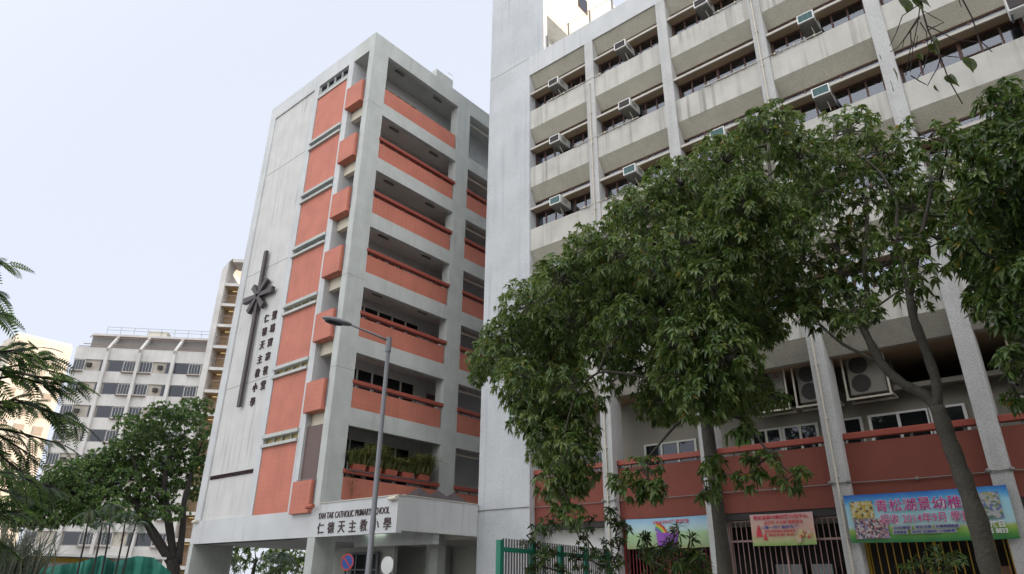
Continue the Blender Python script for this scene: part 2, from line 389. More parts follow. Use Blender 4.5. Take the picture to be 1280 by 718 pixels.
# joints in the render
j = MB()
for zz in (24.1, 17.35, 10.85): j.box(-33.9, -29.75, Y0+0.074, Y0+0.079, zz, zz+0.025)
build('wall_joint', j, M['cable'], sch)
for zz in (24.75, 14.75, 10.3):
    build('wall_joint', MB().box(-24.62, XR+0.004, Y0-0.004, Y0-0.001, zz, zz+0.016).box(XR+0.001, XR+0.004, Y0, Y0+1.0, zz, zz+0.016), M['cable'], sch)
strip_fr = None
for i, t in enumerate(T):
    # window strip between the red panels
    top = t if i else 28.36
    zb = t-0.58 if i else t-0.93
    g = MB()
    if i:
        g.box(-29.30, -26.40, Y0-0.10, Y0+0.18, top-0.16, top)
        g.box(-29.32, -26.40, Y0-0.10, Y0+0.18, zb, zb+0.13)
        za, zc_ = zb+0.13, top-0.16
    else:
        g.box(-29.25, -26.43, Y0-0.03, Y0+0.18, zb, zb+0.22)
        za, zc_ = zb+0.22, top
    for q in range(5):
        xx = -29.22 + q*0.69
        g.box(xx-0.025, xx+0.025, Y0+0.08, Y0+0.17, za, zc_)
    if not i: g.box(-29.2, -26.46, Y0+0.07, Y0+0.16, za+0.2, za+0.24)
    win = build('strip_window', g, M['paint_side'], sch)
    build('pane', MB().box(-29.24, -26.44, Y0+0.19, Y0+0.21, za, zc_), M['gdark'] if i < 4 else M['warm_reflect'], win)
    # red panel underneath
    z1 = zb-0.002; z0 = T[i+1]+0.002 if i < 6 else 4.335
    build('red_panel', MB().box(-29.22, -26.432, Y0+0.04, Y0+0.25, z0, z1), M['red'], sch)
    # small red balcony box in the corner opening
    nb = (T[i+1] + 0.56, T[i+1]+1.93) if i < 6 else (4.2, 5.5)
    bx = build('balcony_box', MB().cbox(-26.04, -24.68, Y0-0.18, Y0+0.24, nb[0], nb[1], 0.012), M['red'], sch)
    build('rail', MB().tube([(-25.9, Y0-0.09, nb[1]+0.05), (-24.7, Y0-0.09, nb[1]+0.05)], 0.02, 6)
          .tube([(-24.60, Y0-0.02, nb[0]+0.2), (-24.60, Y0-0.02, nb[1]+0.05)], 0.02, 6), M['metal'], bx)
    # gallery floor: slab, edge beam, red parapet, hand rail
    fl = RB[i]
    lo = T[i+1] if i < 6 else 4.36
    s = MB()
    s.box(XC+0.002, XR-0.252, Y0+1.002, YB, (lo+0.32 if i < 6 else 4.36), fl)
    build('gallery_floor', s, M['ceil'], sch)
    s = MB()
    for (ya, yb) in ((Y0+1.002, 22.998), (24.052, 29.598), (30.652, YB)):
        s.box(XR-0.25, XR-0.003, ya, yb, lo, fl)
    build('edge_beam', s, M['paint_side'], sch)
    build('lintel', MB().box(XC+0.002, -24.622, Y0+0.3, Y0+0.55, lo, nb[0]+0.25), M['cream'], sch)
    h = 1.0 if i == 0 else 0.93
    for (ya, yb) in ((Y0+1.004, 22.9), (24.055, 29.5)):
        if i == 0 and ya > 20: 
            build('parapet', MB().box(XR-0.16, XR-0.03, ya, yb, fl+0.002, fl+0.06), M['paint_side'], sch); continue
        build('red_parapet', MB().box(XR-0.16, XR-0.03, ya, yb, fl+0.002, fl+h), M['red'], sch)
        if i:
            r_ = MB().cbox(XR-0.22, XR+0.07, ya-0.05, yb+0.12, fl+1.07, fl+1.25, 0.02)
            rl = build('handrail', r_, M['reddark'], sch)
            yy = ya+0.3
            while yy < yb:
                build('rail_post', MB().box(XR-0.13, XR-0.07, yy, yy+0.06, fl+h, fl+1.07), M['metal'], rl); yy += 0.85
    # fluorescent fittings, back-wall windows and doors of the gallery
    for yy in (18.6, 21.6):
        build('ceiling_light', MB().box(-25.0, -24.9, yy, yy+0.62, t+0.18, t+0.26), M['cable'], sch)
    for (ya, yb) in ((18.0, 22.55),) if i > 3 else ((18.4, 21.2),):
        zt, zb2 = (t-0.12, fl+0.8) if i == 6 else (t-0.05, fl+0.95)
        if i < 4: zt = t-0.35
        g = MB(); n_ = 5
        for q in range(n_+1):
            yy = ya+(yb-ya)*q/n_; g.box(XC+0.003, XC+0.06, yy-0.045, yy+0.045, zb2, zt)
        g.box(XC+0.003, XC+0.055, ya+0.05, yb-0.05, zt-0.07, zt); g.box(XC+0.003, XC+0.055, ya+0.05, yb-0.05, zb2, zb2+0.06)
        if i == 6: g.box(XC+0.003, XC+0.052, ya+0.05, yb-0.05, zt-0.66, zt-0.6)
        gw = build('window', g, M['inner'], sch)
        build('pane', MB().box(XC+0.004, XC+0.02, ya+0.04, yb-0.04, zb2+0.06, zt-0.07), M['gdark'], gw)
    build('door', MB().box(XC+0.003, XC+0.04, 23.45, 24.25, fl, fl+2.15), M['wood'], sch)
    build('gallery_pipe', MB().tube([(XR-0.35, 26.6, fl), (XR-0.35, 26.6, t+0.3)], 0.05, 8).tube([(XR-0.5, 24.3, t-0.2), (XR-0.4, 29.5, t-0.2)], 0.06, 8), M['pipe'], sch)
# brown roller shutter in the lowest corner opening
build('roller_shutter', MB().box(XC+0.01, -24.63, Y0+0.12, Y0+0.18, 5.48, 7.86), M['wood'], sch)
# cross with star
c = MB()
c.box(-32.06, -31.80, Y0-0.17, Y0-0.03, 9.62, 18.33)
cx, cz = -31.86, 15.62
for an, L in ((0, 1.42), (180, 1.38), (47, 1.05), (133, 0.92), (227, 1.08), (313, 1.05)):
    a = math.radians(an); d = np.array([math.cos(a), math.sin(a)]); n = np.array([-d[1], d[0]])
    p = [np.array([cx, cz]) + d*(-0.05) + n*0.09, np.array([cx, cz]) + d*(-0.05) - n*0.09, np.array([cx, cz]) + d*L - n*0.165, np.array([cx, cz]) + d*L + n*0.165]
    yo = 0.004*(an % 7)
    c.prism([tuple(q) for q in p], 1, Y0-0.24-yo, Y0-0.031)
build('cross', c, M['cross'], sch, 'tall dark metal cross with a six-armed star')
lt = MB()
for k, ch in enumerate('聖瑪竇宗徒堂'):
    z_ = 14.18 - k*0.737
    put_text(lt, ch, -30.42, -30.01, z_-0.22, z_+0.22, Y0+0.05, 0.03, 0.004)
for k, ch in enumerate('仁德天主教小學'):
    z_ = 14.18 - k*0.737
    put_text(lt, ch, -31.16, -30.75, z_-0.22, z_+0.22, Y0+0.05, 0.03, 0.0)
build('lettering', lt, M['brownlet'], sch)
lt = MB().box(-33.82, -29.80, Y0+0.0, Y0+0.079, 6.40, 6.42)
put_text(lt, 'ST. MATTHEW CHURCH  YAN TAK CATHOLIC PRIMARY SCHOOL', -33.8, -29.82, 6.245, 6.39, Y0+0.05, 0.03, 0.01)
build('lettering', lt, M['brownlet'], sch)
# flood lights fixed to the wall corners
for (px_, pz_) in ((-34.5, 4.3), (-19.82, 4.42)):
    fl_ = build('flood_light', MB().tube([(px_, Y0-0.09, pz_), (px_+0.42, Y0-0.09, pz_+0.02)], [0.07, 0.075], 10), M['cream'], sch)
build('flood_light', MB().tube([(-24.62, Y0-0.3, 4.40), (-24.2, Y0-0.28, 4.42)], [0.08, 0.09], 10), M['terra'], sch)
# roof hatch and ladder hoop
build('roof_tank', MB().cbox(-25.2, -24.25, 21.1, 22.5, TOP, 30.05, 0.02), M['paint_side'], sch)
build('ladder_hoop', MB().tube([(-24.3, 22.05, 29.4), (-24.3, 22.05, 30.45), (-24.3, 22.45, 30.45), (-24.3, 22.45, 29.4)], 0.018, 6), M['white'], sch)
build('roof_tank', MB().cbox(-33.6, -33.1, Y0+0.3, Y0+0.9, TOP, 29.62, 0.02), M['paint_side'], sch)
# entrance canopy carrying the school name
cn = build('canopy', MB().box(XR+0.002, -19.4, Y0, Y0+0.25, 3.27, 4.52).box(-19.65, -19.4, Y0+0.252, 20.68, 3.36, 4.55)
           .box(XR+0.002, -19.652, Y0+0.252, 20.68, 3.62, 3.9).box(XR-0.2, -19.652, 18.55, 18.85, 3.0, 3.618), M['paint'], sch)
build('coping', MB().box(XR+0.002, -19.37, Y0-0.03, Y0+0.28, 4.522, 4.56).box(-19.68, -19.37, Y0+0.282, 20.68, 4.552, 4.585), M['ledge'], cn)
lt = MB()
put_text(lt, 'YAN TAK CATHOLIC PRIMARY SCHOOL', -24.15, -19.82, 3.93, 4.17, Y0-0.012, 0.012, 0.003)
for k, ch in enumerate('仁德天主教小學'):
    x_ = -24.12 + k*0.67
    put_text(lt, ch, x_, x_+0.42, 3.38, 3.80, Y0-0.012, 0.012, 0.008)
build('lettering', lt, M['brownlet'], cn)
build('end_wall', MB().box(XC+0.002, XR-0.01, YB-0.3, YB, 0.12, 28.35), M['inner'], sch)
for yy in (18.3, 19.3, 20.2):
    p = MB(); k = 0.75
    apex = (-20.7, yy+0.35, 5.12)
    q = [(-21.4, yy-0.35, 4.55), (-20.0, yy-0.35, 4.55), (-20.0, yy+1.0-0.05, 4.55), (-21.4, yy+1.0-0.05, 4.55)]
    b = len(p.v); p.v += q + [apex]; p.f += [(0,1,4), (1,2,4), (2,3,4), (3,0,4), (3,2,1,0)]
    p.box(-21.38, -20.02, yy-0.33, yy+0.93, 3.9, 4.548)
    build('roof_light', p, M['cross'], cn)
build('tube_light', MB().box(-23.6, -22.4, 18.4, 18.5, 3.50, 3.56), M['lamp'], cn)
# entrance under the canopy
e = MB()
e.box(-34.3, -30.402, 24.2, 24.45, 0.12, 3.278).box(-30.4, -19.5, 24.2, 24.45, 0.12, 3.27)
build('entrance_wall', e, M['inner'], sch)
build('column', MB().box(-21.75, -21.3, 20.4, 20.85, 0.12, 3.61), M['paint_side'], sch)
build('ceiling_slab', MB().box(XR-0.25, -19.5, 20.7, 24.2, 3.3, 3.6), M['ceil'], sch)
g = MB()
for x in (-29.6, -28.8, -28.0, -27.2): g.box(x-0.04, x+0.04, 22.1, 22.2, 0.12, 3.0)
g.box(-29.6, -27.2, 22.1, 22.2, 2.92, 3.02); g.box(-29.6, -27.2, 22.11, 22.19, 2.2, 2.26)
dd = build('door', g, M['metal'], sch); build('pane', MB().box(-29.58, -27.22, 22.14, 22.16, 0.12, 2.92), M['gdark'], dd)
build('yellow_curtain', MB().box(-20.2, -19.55, 22.4, 22.45, 0.5, 3.1), M['cream'], sch)

# flower pots on the lowest gallery rail
LEAFY = leaf_mat('grass_blade', [(0, (0.06, 0.09, 0.02)), (0.5, (0.14, 0.165, 0.045)), (1, (0.26, 0.25, 0.09))])
def set_tone(o, tones):
    a = o.data.attributes.new('tone', 'FLOAT', 'POINT'); a.data.foreach_set('value', np.asarray(tones, np.float32))
pot_lab = ['terracotta trough with bushy grass at the corner column end of the rail', 'terracotta trough with arching grass, second along the gallery rail',
           'middle terracotta trough of arching grass on the gallery rail', 'terracotta trough with spiky grass, next to last on the gallery rail',
           'terracotta trough whose grass leans out, nearest the inner column']
for k, yy in enumerate((18.2, 19.08, 19.98, 20.95, 21.95)):
    rt = thing('flower_pot', pot_lab[k], 'flower pot', (XR-0.02, yy, 6.05), 'planted troughs on the lowest gallery rail')
    z0 = 6.043
    build('pot', MB().prism([(-0.14+XR-0.02, z0), (0.12+XR-0.02, z0), (0.17+XR-0.02, z0+0.24), (-0.17+XR-0.02, z0+0.24)], 1, yy-0.33, yy+0.33), M['terra'], rt)
    mb = MB(); tn = []
    for q in range(520):
        bx_ = np.array([XR-0.02+rng.uniform(-0.11, 0.11), yy+rng.uniform(-0.42, 0.42), z0+0.22])
        a = rng.uniform(0, 6.28); l = rng.uniform(0.4, 1.15)*(0.75+0.35*math.sin(yy*5)+0.1*k); sp = rng.uniform(0.15, 0.95)
        d = np.array([math.cos(a), math.sin(a), 0]); s = np.array([-d[1], d[0], 0])*0.022
        p1 = bx_ + d*sp*0.45*l + np.array([0, 0, l*0.62]); p2 = bx_ + d*sp*1.1*l + np.array([0, 0, l*(0.95-0.5*sp)])
        b = len(mb.v); mb.v += [tuple(bx_-s), tuple(bx_+s), tuple(p1+s*1.3), tuple(p1-s*1.3), tuple(p2)]
        mb.f += [(b, b+1, b+2, b+3), (b+3, b+2, b+4)]; tn += [rng.random()]*5
    o = build('grass_plant', mb, LEAFY, rt); set_tone(o, tn)
build('bracket', MB().box(XR-0.03, XR+0.12, 17.6, 22.4, 5.99, 6.02), M['metal'], sch)
# trailing creeper at the corner end
mb = MB(); tn = []
for q in range(150):
    p = np.array([XR+rng.uniform(-0.05, 0.2), 17.95+rng.gauss(0, 0.22), rng.uniform(5.0, 6.5)])
    s = rng.uniform(0.03, 0.06); a = rng.uniform(0, 6.28); b = len(mb.v)
    u = np.array([math.cos(a), math.sin(a), rng.uniform(-0.6, 0.2)])*s; v_ = np.array([-math.sin(a), math.cos(a), rng.uniform(-0.5, 0.5)])*s*0.6
    mb.v += [tuple(p-u), tuple(p+v_), tuple(p+u), tuple(p-v_)]; mb.f.append((b, b+1, b+2, b+3)); tn += [rng.random()]*4
mb.tube([(XR, 17.95, 6.4), (XR+0.1, 17.93, 5.8), (XR+0.1, 17.97, 5.0)], 0.008, 4); tn += [0.2]*(len(mb.v)-len(tn))
o = build('creeper', mb, LEAFY); set_tone(o, tn); tag(o, 'thin creeper trailing down from the trough beside the corner column', 'plant')

# ------------------------------------------------------------------ classroom block (right)
ofc = thing('classroom_block', 'tall grey concrete block with brown window rows, pebble-dash bands and a red lower parapet', 'building', (-8.0, 21.0, 0))
YF = 20.7
CX = [-13.43, -9.67, -5.84, -2.09, 1.67, 5.45, 9.2]
CW = 0.45
ZC = [25.02, 21.74, 18.46, 15.17, 11.89, 8.70]
XT0, XT1, XE = -19.42, -16.75, 13.0
t_ = MB().box(XT0, XT1, YF, 46, 0.12, 26.17).box(XT0, -15.83, YF, 21.0, 26.172, 37).box(XT0, XT1, 21.002, 46, 26.172, 28.68)
t_.box(XT0, -15.83, 21.002, 25.75, 28.682, 37).box(XT0, XT1, 25.752, 46, 28.682, 37)
build('stair_tower', t_, M['tower'], ofc)
build('roof_house', MB().box(-16.5, -15.815, 21.003, 25.74, 28.69, 36.9), M['lit'], ofc)
pw = build('window', MB().box(-15.814, -15.78, 23.95, 24.85, 31.7, 32.75), M['frame'], ofc)
build('pane', MB().box(-15.779, -15.775, 24.0, 24.8, 31.76, 32.69), M['gdark'], pw)
jn = MB()
for zz in (26.15, 12.0): jn.box(XT0+0.01, XT1-0.01, YF-0.006, YF-0.001, zz, zz+0.02)
build('wall_joint', jn, M['cable'], ofc)
build('fascia', MB().box(XT1+0.002, XE, YF, 21.1, 25.022, 26.17), M['paint'], ofc)
build('roof', MB().box(XT1+0.002, XE, 21.102, 34, 25.3, 25.62), M['conc'], ofc)
build('back_wall', MB().box(XT1+0.002, XE, 33.6, 34, 0.12, 25.298).box(XE-0.3, XE, 21.11, 33.598, 8.0, 25.298), M['conc'], ofc)
# roof railing with mesh panels
rl = build('roof_railing', MB().tube([(-15.9, 21.0, 26.28), (XE, 21.0, 26.28)], 0.025, 6).tube([(-15.9, 21.0, 26.40), (XE, 21.0, 26.40)], 0.025, 6)
           .tube([(-15.75, 21.0, 27.25), (XE, 21.0, 27.25)], 0.012, 6), M['pipe'], ofc)
x = -15.77
while x < XE: build('rail_post', MB().box(x-0.035, x+0.035, 20.97, 21.04, 26.17, 27.27), M['cable'], rl); x += 1.27
# columns
for x in CX: build('column', MB().box(x, x+CW, YF, 21.45, 0.12, 25.02), M['colp'], ofc)
# floors behind the windows and partition walls
sl = MB()
for z in ZC[1:]: sl.box(XT1+0.002, XE-0.3, 21.25, 33.6, z-0.05, z+0.2)
build('floor_slab', sl, M['room'], ofc)
bk = MB(); bk.box(XT1+0.002, XE-0.302, 25.0, 25.1, 8.7, 25.29)
for x in CX: bk.box(x+0.15, x+0.3, 21.46, 24.99, 8.7, 25.29)
build('partition', bk, M['room'], ofc)
bays = []
xl = XT1
for x in CX: bays.append((xl, x)); xl = x+CW
bays.append((xl, XE-0.3))
CURT = {(1, 2): 1, (2, 4): 1, (0, 4): 0.4, (1, 5): 1, (2, 0): 0.3, (1, 4): 0.6, (3, 1): 0.5, (2, 2): 0.35}
for b, (xa, xb) in enumerate(bays):
    xa += 0.002; xb -= 0.002
    for r in range(6):
        zc = ZC[r]
        s = MB()
        # sloping pebble-dash band
        s.prism([(YF+0.06, zc), (YF+0.40, zc-0.65), (YF+0.62, zc-0.65), (YF+0.62, zc)], 0, xa, xb)
        build('sloped_band', s, M['pebble'], ofc)
        if r:
            build('spandrel', MB().box(xa, xb, YF+0.06, YF+0.3, zc+0.002, zc+1.07).box(xa, xb, YF+0.302, YF+0.62, zc+0.002, zc+0.98), M['conc'], ofc)
        if r == 5: continue
        # transom strip, projecting ledge, window below
        build('ledge', MB().box(xa, xb, YF+0.05, YF+0.10, zc-1.21, zc-1.11), M['ledge'], ofc)
        build('ledge_slab', MB().box(xa, xb, YF+0.102, YF+0.62, zc-1.205, zc-1.12), M['soffit'], ofc)
        zlo, zhi = ZC[r+1]+0.982, zc-1.21
        g = MB(); n_ = 6 if xb-xa < 3.5 else 7
        yw = YF+0.47
        for q in range(n_+1):
            xx = xa+0.04+(xb-xa-0.08)*q/n_
            wd = 0.03 if q % 3 else 0.05
            g.box(xx-wd, xx+wd, yw, yw+0.07, zlo, zhi)
        g.box(xa+0.09, xb-0.09, yw+0.004, yw+0.066, zhi-0.07, zhi); g.box(xa+0.09, xb-0.09, yw+0.004, yw+0.066, zlo, zlo+0.05)
        if (b+r) % 3 == 0:
            x1_ = xa+0.04+(xb-xa-0.08)*(3/n_); x2_ = xa+0.04+(xb-xa-0.08)*(5/n_)
            g.box(x1_+0.05, x2_-0.05, yw-0.01, yw+0.03, zlo+0.42, zlo+0.46)
        g.box(xa, xb, YF+0.44, YF+0.47, zc-0.70, zc-0.652)
        for q in (0.25, 0.62): g.box(xa+(xb-xa)*q, xa+(xb-xa)*q+0.07, YF+0.43, YF+0.50, zc-1.11, zc-0.70)
        wnd = build('window', g, M['frame'], ofc)
        build('pane', MB().box(xa+0.05, xb-0.05, yw+0.03, yw+0.036, zlo, zhi).box(xa, xb, YF+0.475, YF+0.485, zc-1.11, zc-0.702), M['glass'], wnd)
        cv = CURT.get((r, b), 0.0)
        if not cv and (b*7+r*5) % 3: cv = (0.3, 0.55, 0.8, 1.0)[(b*3+r) % 4]
        if cv:
            cm = MB(); x0_ = xa+0.1; n2 = int(46*cv)
            xs = np.linspace(x0_, x0_+(xb-xa-0.2)*cv, n2)
            for q in range(n2-1):
                ya = yw+0.12+0.03*math.sin(q*1.9)+0.02*math.sin(q*0.7); yb = yw+0.12+0.03*math.sin((q+1)*1.9)+0.02*math.sin((q+1)*0.7)
                cm.quad((xs[q], ya, zlo), (xs[q+1], yb, zlo), (xs[q+1], yb, zhi-0.12), (xs[q], ya, zhi-0.12))
            build('curtain', cm, M['curtain'], wnd)
# water pipes on columns, conduit along parapet tops, cable across the lower red band
for x, zt in ((CX[0]+0.20, 22.6), (CX[2]+0.17, 25.0), (CX[4]+0.2, 25)):
    p = MB().tube([(x, YF-0.05, 0.6), (x, YF-0.05, zt)], 0.028, 8)
    z = 1.2
    while z < zt: p.box(x-0.06, x+0.06, YF-0.06, YF, z, z+0.035); z += 1.64
    build('drain_pipe', p, M['pipe'], ofc)
p = MB()
for x in CX[:5]:
    for (a, c_) in ((x-0.02, 0), (x+CW+0.02, 0)): p.ell((a, YF-0.02, 4.33), (0.07, 0.05, 0.06), 8, 6)
p.tube([(XT0, YF-0.03, 4.33), (XT1, YF-0.03, 4.33)], 0.016, 6)
xs = [XT1] + [v for x in CX for v in (x, x+CW)] + [XE]
for k in range(0, len(xs)-1):
    a, b_ = xs[k], xs[k+1]
    y = 20.955 if k % 2 == 0 else YF-0.03
    p.tube([(a, y, 4.33), ((a+b_)/2, y, 4.31), (b_, y, 4.33)], 0.016, 6)
    if k % 2 == 0: p.ell(((a+b_)/2, y, 4.31), (0.05, 0.04, 0.05), 8, 6)
build('conduit', p, M['cable'], ofc)
for r, x0_, x1_ in ((1, -15.6, -13.2), (2, -14.2, -10.9), (3, -14.0, -11.5), (2, -8.0, -4.9), (1, -13.6, -12.6), (2, -5.4, -3.5), (1, -7.2, -5.3), (2, 0.1, 1.6), (3, -12.9, -10.5), (1, -5.8, -4.3)):
    p = MB(); z = ZC[r]+1.09; p.tube([(x0_, YF+0.0, z), (x1_, YF+0.0, z)], 0.022, 6)
    q = x0_+0.2
    while q < x1_: p.box(q, q+0.05, YF-0.03, YF+0.07, z-0.04, z+0.03); q += 0.7
    build('conduit', p, M['pipe'], ofc)
# first-floor gallery: red parapet, hand rail, back wall, ceiling
YG = 21.0
build('ceiling_slab', MB().box(XT1+0.002, XE-0.3, YF+0.622, 25.4, 8.06, 8.4), M['soffit'], ofc)
bw = MB()
bw.box(XT1+0.002, -9.4, 22.42, 22.6, 3.7, 8.05)
bw.box(-9.4, 1.9, 22.42, 22.6, 3.7, 7.05); bw.box(-5.6, -4.0, 22.42, 22.6, 7.052, 8.05); bw.box(1.9, XE-0.3, 22.42, 22.6, 3.7, 8.05)
build('gallery_wall', bw, M['inner_shaded'], ofc)
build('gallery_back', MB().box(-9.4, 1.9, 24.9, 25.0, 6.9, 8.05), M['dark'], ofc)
build('beam', MB().box(-4.0, 1.9, 22.0, 22.3, 6.98, 7.12), M['inner_shaded'], ofc)
build('gallery_floor', MB().box(XT1+0.002, XE-0.3, YG+0.152, 25.4, 3.5, 3.72), M['ceil'], ofc)
for b, (xa, xb) in enumerate(bays):
    xa += 0.003; xb -= 0.003
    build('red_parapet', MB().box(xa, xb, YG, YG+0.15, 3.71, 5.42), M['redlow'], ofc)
    hr = build('handrail', MB().cbox(xa, xb, YG-0.06, YG+0.14, 5.52, 5.70, 0.02), M['reddark'], ofc)
    q = xa+0.45
    while q < xb: build('rail_post', MB().box(q, q+0.07, YG+0.02, YG+0.09, 5.42, 5.52), M['metal'], hr); q += 1.25
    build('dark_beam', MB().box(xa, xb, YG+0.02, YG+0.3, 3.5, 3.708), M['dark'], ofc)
for (xa, xb, n_) in ((-8.55, -7.6, 2), (-7.5, -6.45, 2), (-5.75, -5.15, 1), (-4.9, -3.35, 2), (-3.3, -2.45, 1), (-1.2, 0.9, 3), (2.4, 4.4, 3), (-12.6, -10.6, 3), (-15.8, -14.2, 2)):
    g = MB(); zt = 6.42; zb = 4.9
    for q in range(n_+1):
        x = xa+(xb-xa)*q/n_; g.box(x-0.04, x+0.04, 22.35, 22.416, zb, zt)
    g.box(xa+0.04, xb-0.04, 22.353, 22.413, zt-0.06, zt); g.box(xa+0.04, xb-0.04, 22.353, 22.413, zb, zb+0.05)
    wnd = build('window', g, M['white'] if xa > -5 else M['inner'], ofc)
    build('pane', MB().box(xa, xb, 22.385, 22.395, zb, zt), M['gdark'], wnd)
    if xa > -5:
        cm = MB(); q = zb
        while q < zt-0.1: cm.box(xa+0.05, xb-0.05, 22.399, 22.412, q, q+0.05); q += 0.075
        build('blind', cm, M['cream'], wnd)
build('notice_board', MB().box(-9.15, -8.65, 22.36, 22.415, 5.9, 6.5), mat('green_board', (0.10, 0.22, 0.04), 0.7), ofc)
build('fire_alarm', MB().box(-2.22, -2.06, 22.36, 22.415, 6.3, 6.5).box(-2.2, -2.1, 22.37, 22.415, 6.1, 6.16), M['rbar'], ofc)
# ground floor: recessed dark rooms behind the grilles, with pale notice boards
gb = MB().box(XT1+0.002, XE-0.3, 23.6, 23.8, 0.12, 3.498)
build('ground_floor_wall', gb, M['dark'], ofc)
build('ground_floor_wall', MB().box(XT1+0.002, CX[0]-0.002, 21.6, 21.8, 0.12, 3.498), M['white'], ofc)
nb_ = MB()
for (x0_, x1_, z0_, z1_) in ((-8.55, -7.75, 1.0, 2.3), (-7.45, -6.85, 1.0, 2.3)):
    nb_.box(x0_, x1_, 22.9, 22.95, z0_, z1_)
nbo = build('notice_board', nb_, mat('pale_board', (0.55, 0.60, 0.62), 0.7), ofc)
q_ = MB()
for (x0_, x1_) in ((-8.5, -7.8), (-7.4, -6.9)): q_.box(x0_, x1_, 22.87, 22.9, 1.2, 1.9)
build('poster', q_, mat('straw_paper', (0.55, 0.42, 0.16), 0.8, grid=(0.3, 0.12, (0.3, 0.25, 0.15), 0.7)), nbo)
q_ = MB().box(-4.4, -3.7, 22.9, 22.94, 1.2, 2.1).box(-3.0, -2.4, 22.9, 22.94, 1.3, 2.2)
build('poster', q_, mat('pink_paper', (0.50, 0.30, 0.24), 0.8, grid=(0.4, 0.1, (0.35, 0.18, 0.15), 0.6)), ofc)

# metal grilles closing the ground-floor bays (each a fence of its own)
def grille(name, label, xa, xb, m, step, y=21.15, thick=0.022, rails=(2.9,), frame=None, top=3.49):
    rt = thing(name, label, 'grille', ((xa+xb)/2, y, 0.12), 'metal grilles closing the ground-floor bays')
    g = MB(); x = xa+step/2
    while x < xb:
        g.box(x-thick/2, x+thick/2, y-thick/2, y+thick/2, 0.2, top-0.05); x += step
    build('bars', g, m, rt)
    f = MB()
    f.box(xa, xb, y-0.03, y+0.03, top-0.05, top)
    for z in rails: f.box(xa, xb, y-0.025, y+0.025, z-0.03, z+0.03)
    f.box(xa, xb, y-0.03, y+0.03, 0.13, 0.2)
    for x in (xa, (xa+xb)/2, xb-0.05): f.box(x, x+0.05, y-0.035, y+0.035, 0.2, top-0.052)
    build('frame', f, frame or m, rt)
    return rt
grille('bar_grille', 'dark red bar grille behind the rainbow banner', CX[0]+CW+0.02, CX[1]-0.02, M['rbar'], 0.125, rails=(0.9,))
grille('bar_grille', 'dusty pink bar grille behind the pink banner', CX[1]+CW+0.02, CX[2]-0.02, M['pink'], 0.16, rails=(2.9, 1.0))
grille('bar_grille', 'yellow bar grille below the large blue banner', CX[2]+CW+0.02, CX[3]-0.02, M['yell'], 0.19, rails=(0.9,))
grille('bar_grille', 'dusty pink bar grille beyond the last column on the right', CX[3]+CW+0.02, CX[4]-0.02, M['pink'], 0.16, rails=(2.9, 1.0))
sg = MB().box(-4.0, -3.2, 22.4, 22.43, 1.0, 2.3)
# ------------------------------------------------------------------ window air conditioners
def make_ac(grm, name='air_conditioner'):
    rt = thing(name, '', 'air conditioner', (0, 0, 0), 'window air conditioners of the classroom block')
    build('casing', MB().cbox(-0.28, 0.28, 0.0, 0.82, 0.0, 0.37, 0.015), M['acw'], rt)
    f = MB().box(-0.28, 0.28, -0.03, -0.001, 0.335, 0.37).box(-0.28, 0.28, -0.03, -0.001, 0.0, 0.035).box(-0.28, -0.245, -0.03, -0.001, 0.035, 0.335).box(0.245, 0.28, -0.03, -0.001, 0.035, 0.335)
    fr = build('front_frame', f, M['white'], rt)
    g = MB().box(-0.244, 0.244, -0.012, -0.003, 0.036, 0.334)
    z = 0.05
    while z < 0.325: g.box(-0.243, 0.243, -0.024, -0.0125, z, z+0.014); z += 0.034
    for x in (-0.09, 0.09): g.box(x-0.006, x+0.006, -0.027, -0.0125, 0.037, 0.333)
    build('grille', g, grm, rt)
    v = MB()
    for k in range(6): v.box(0.2805, 0.286, 0.16, 0.52, 0.08+k*0.042, 0.097+k*0.042)
    build('side_vent', v, M['acg'], rt)
    build('base', MB().box(-0.27, 0.27, 0.03, 0.78, -0.03, -0.002).box(-0.275, -0.245, 0.05, 0.78, -0.06, -0.032).box(0.245, 0.275, 0.05, 0.78, -0.06, -0.032), M['acu'], rt)
    build('drain_hose', MB().tube([(0.05, 0.35, -0.02), (0.08, 0.30, -0.14), (0.1, 0.42, -0.26), (0.1, 0.5, -0.36)], 0.014, 6), M['pipe'], rt)
    return rt
spots = []
BN = ['beside the stair tower', 'second bay from tower', 'third bay from tower', 'fourth bay from tower']
RN = ['top row', 'second row from roof', 'third row from roof', 'fourth row from roof']
acx = [-15.05, -11.33, -7.58, -3.88]
protA = make_ac(M['acg']); protB = make_ac(M['acb'])
first = {0: True, 1: True}
for r, b, k in ((0, 0, 0), (0, 1, 0), (0, 2, 0), (0, 3, 0), (1, 0, 0), (1, 1, 0), (1, 3, 1), (2, 0, 1), (2, 1, 1), (2, 2, 1), (2, 3, 1), (3, 0, 0), (3, 1, 1), (3, 2, 1)):
    src = (protA, protB)[k]
    loc = (acx[b]+rng.uniform(-0.03, 0.03), 20.38+rng.uniform(-0.05, 0.05), ZC[r]-1.72)
    lab = ('brown-grilled' if k == 0 else 'green-grilled') + ' air conditioner in the ' + RN[r] + ', ' + BN[b]
    if first[k]:
        first[k] = False; src.location = loc; src['label'] = lab
    else:
        q = dup(src, loc, lab); q.rotation_euler = (rng.uniform(-0.02, 0.03), rng.uniform(-0.02, 0.02), rng.uniform(-0.04, 0.04))
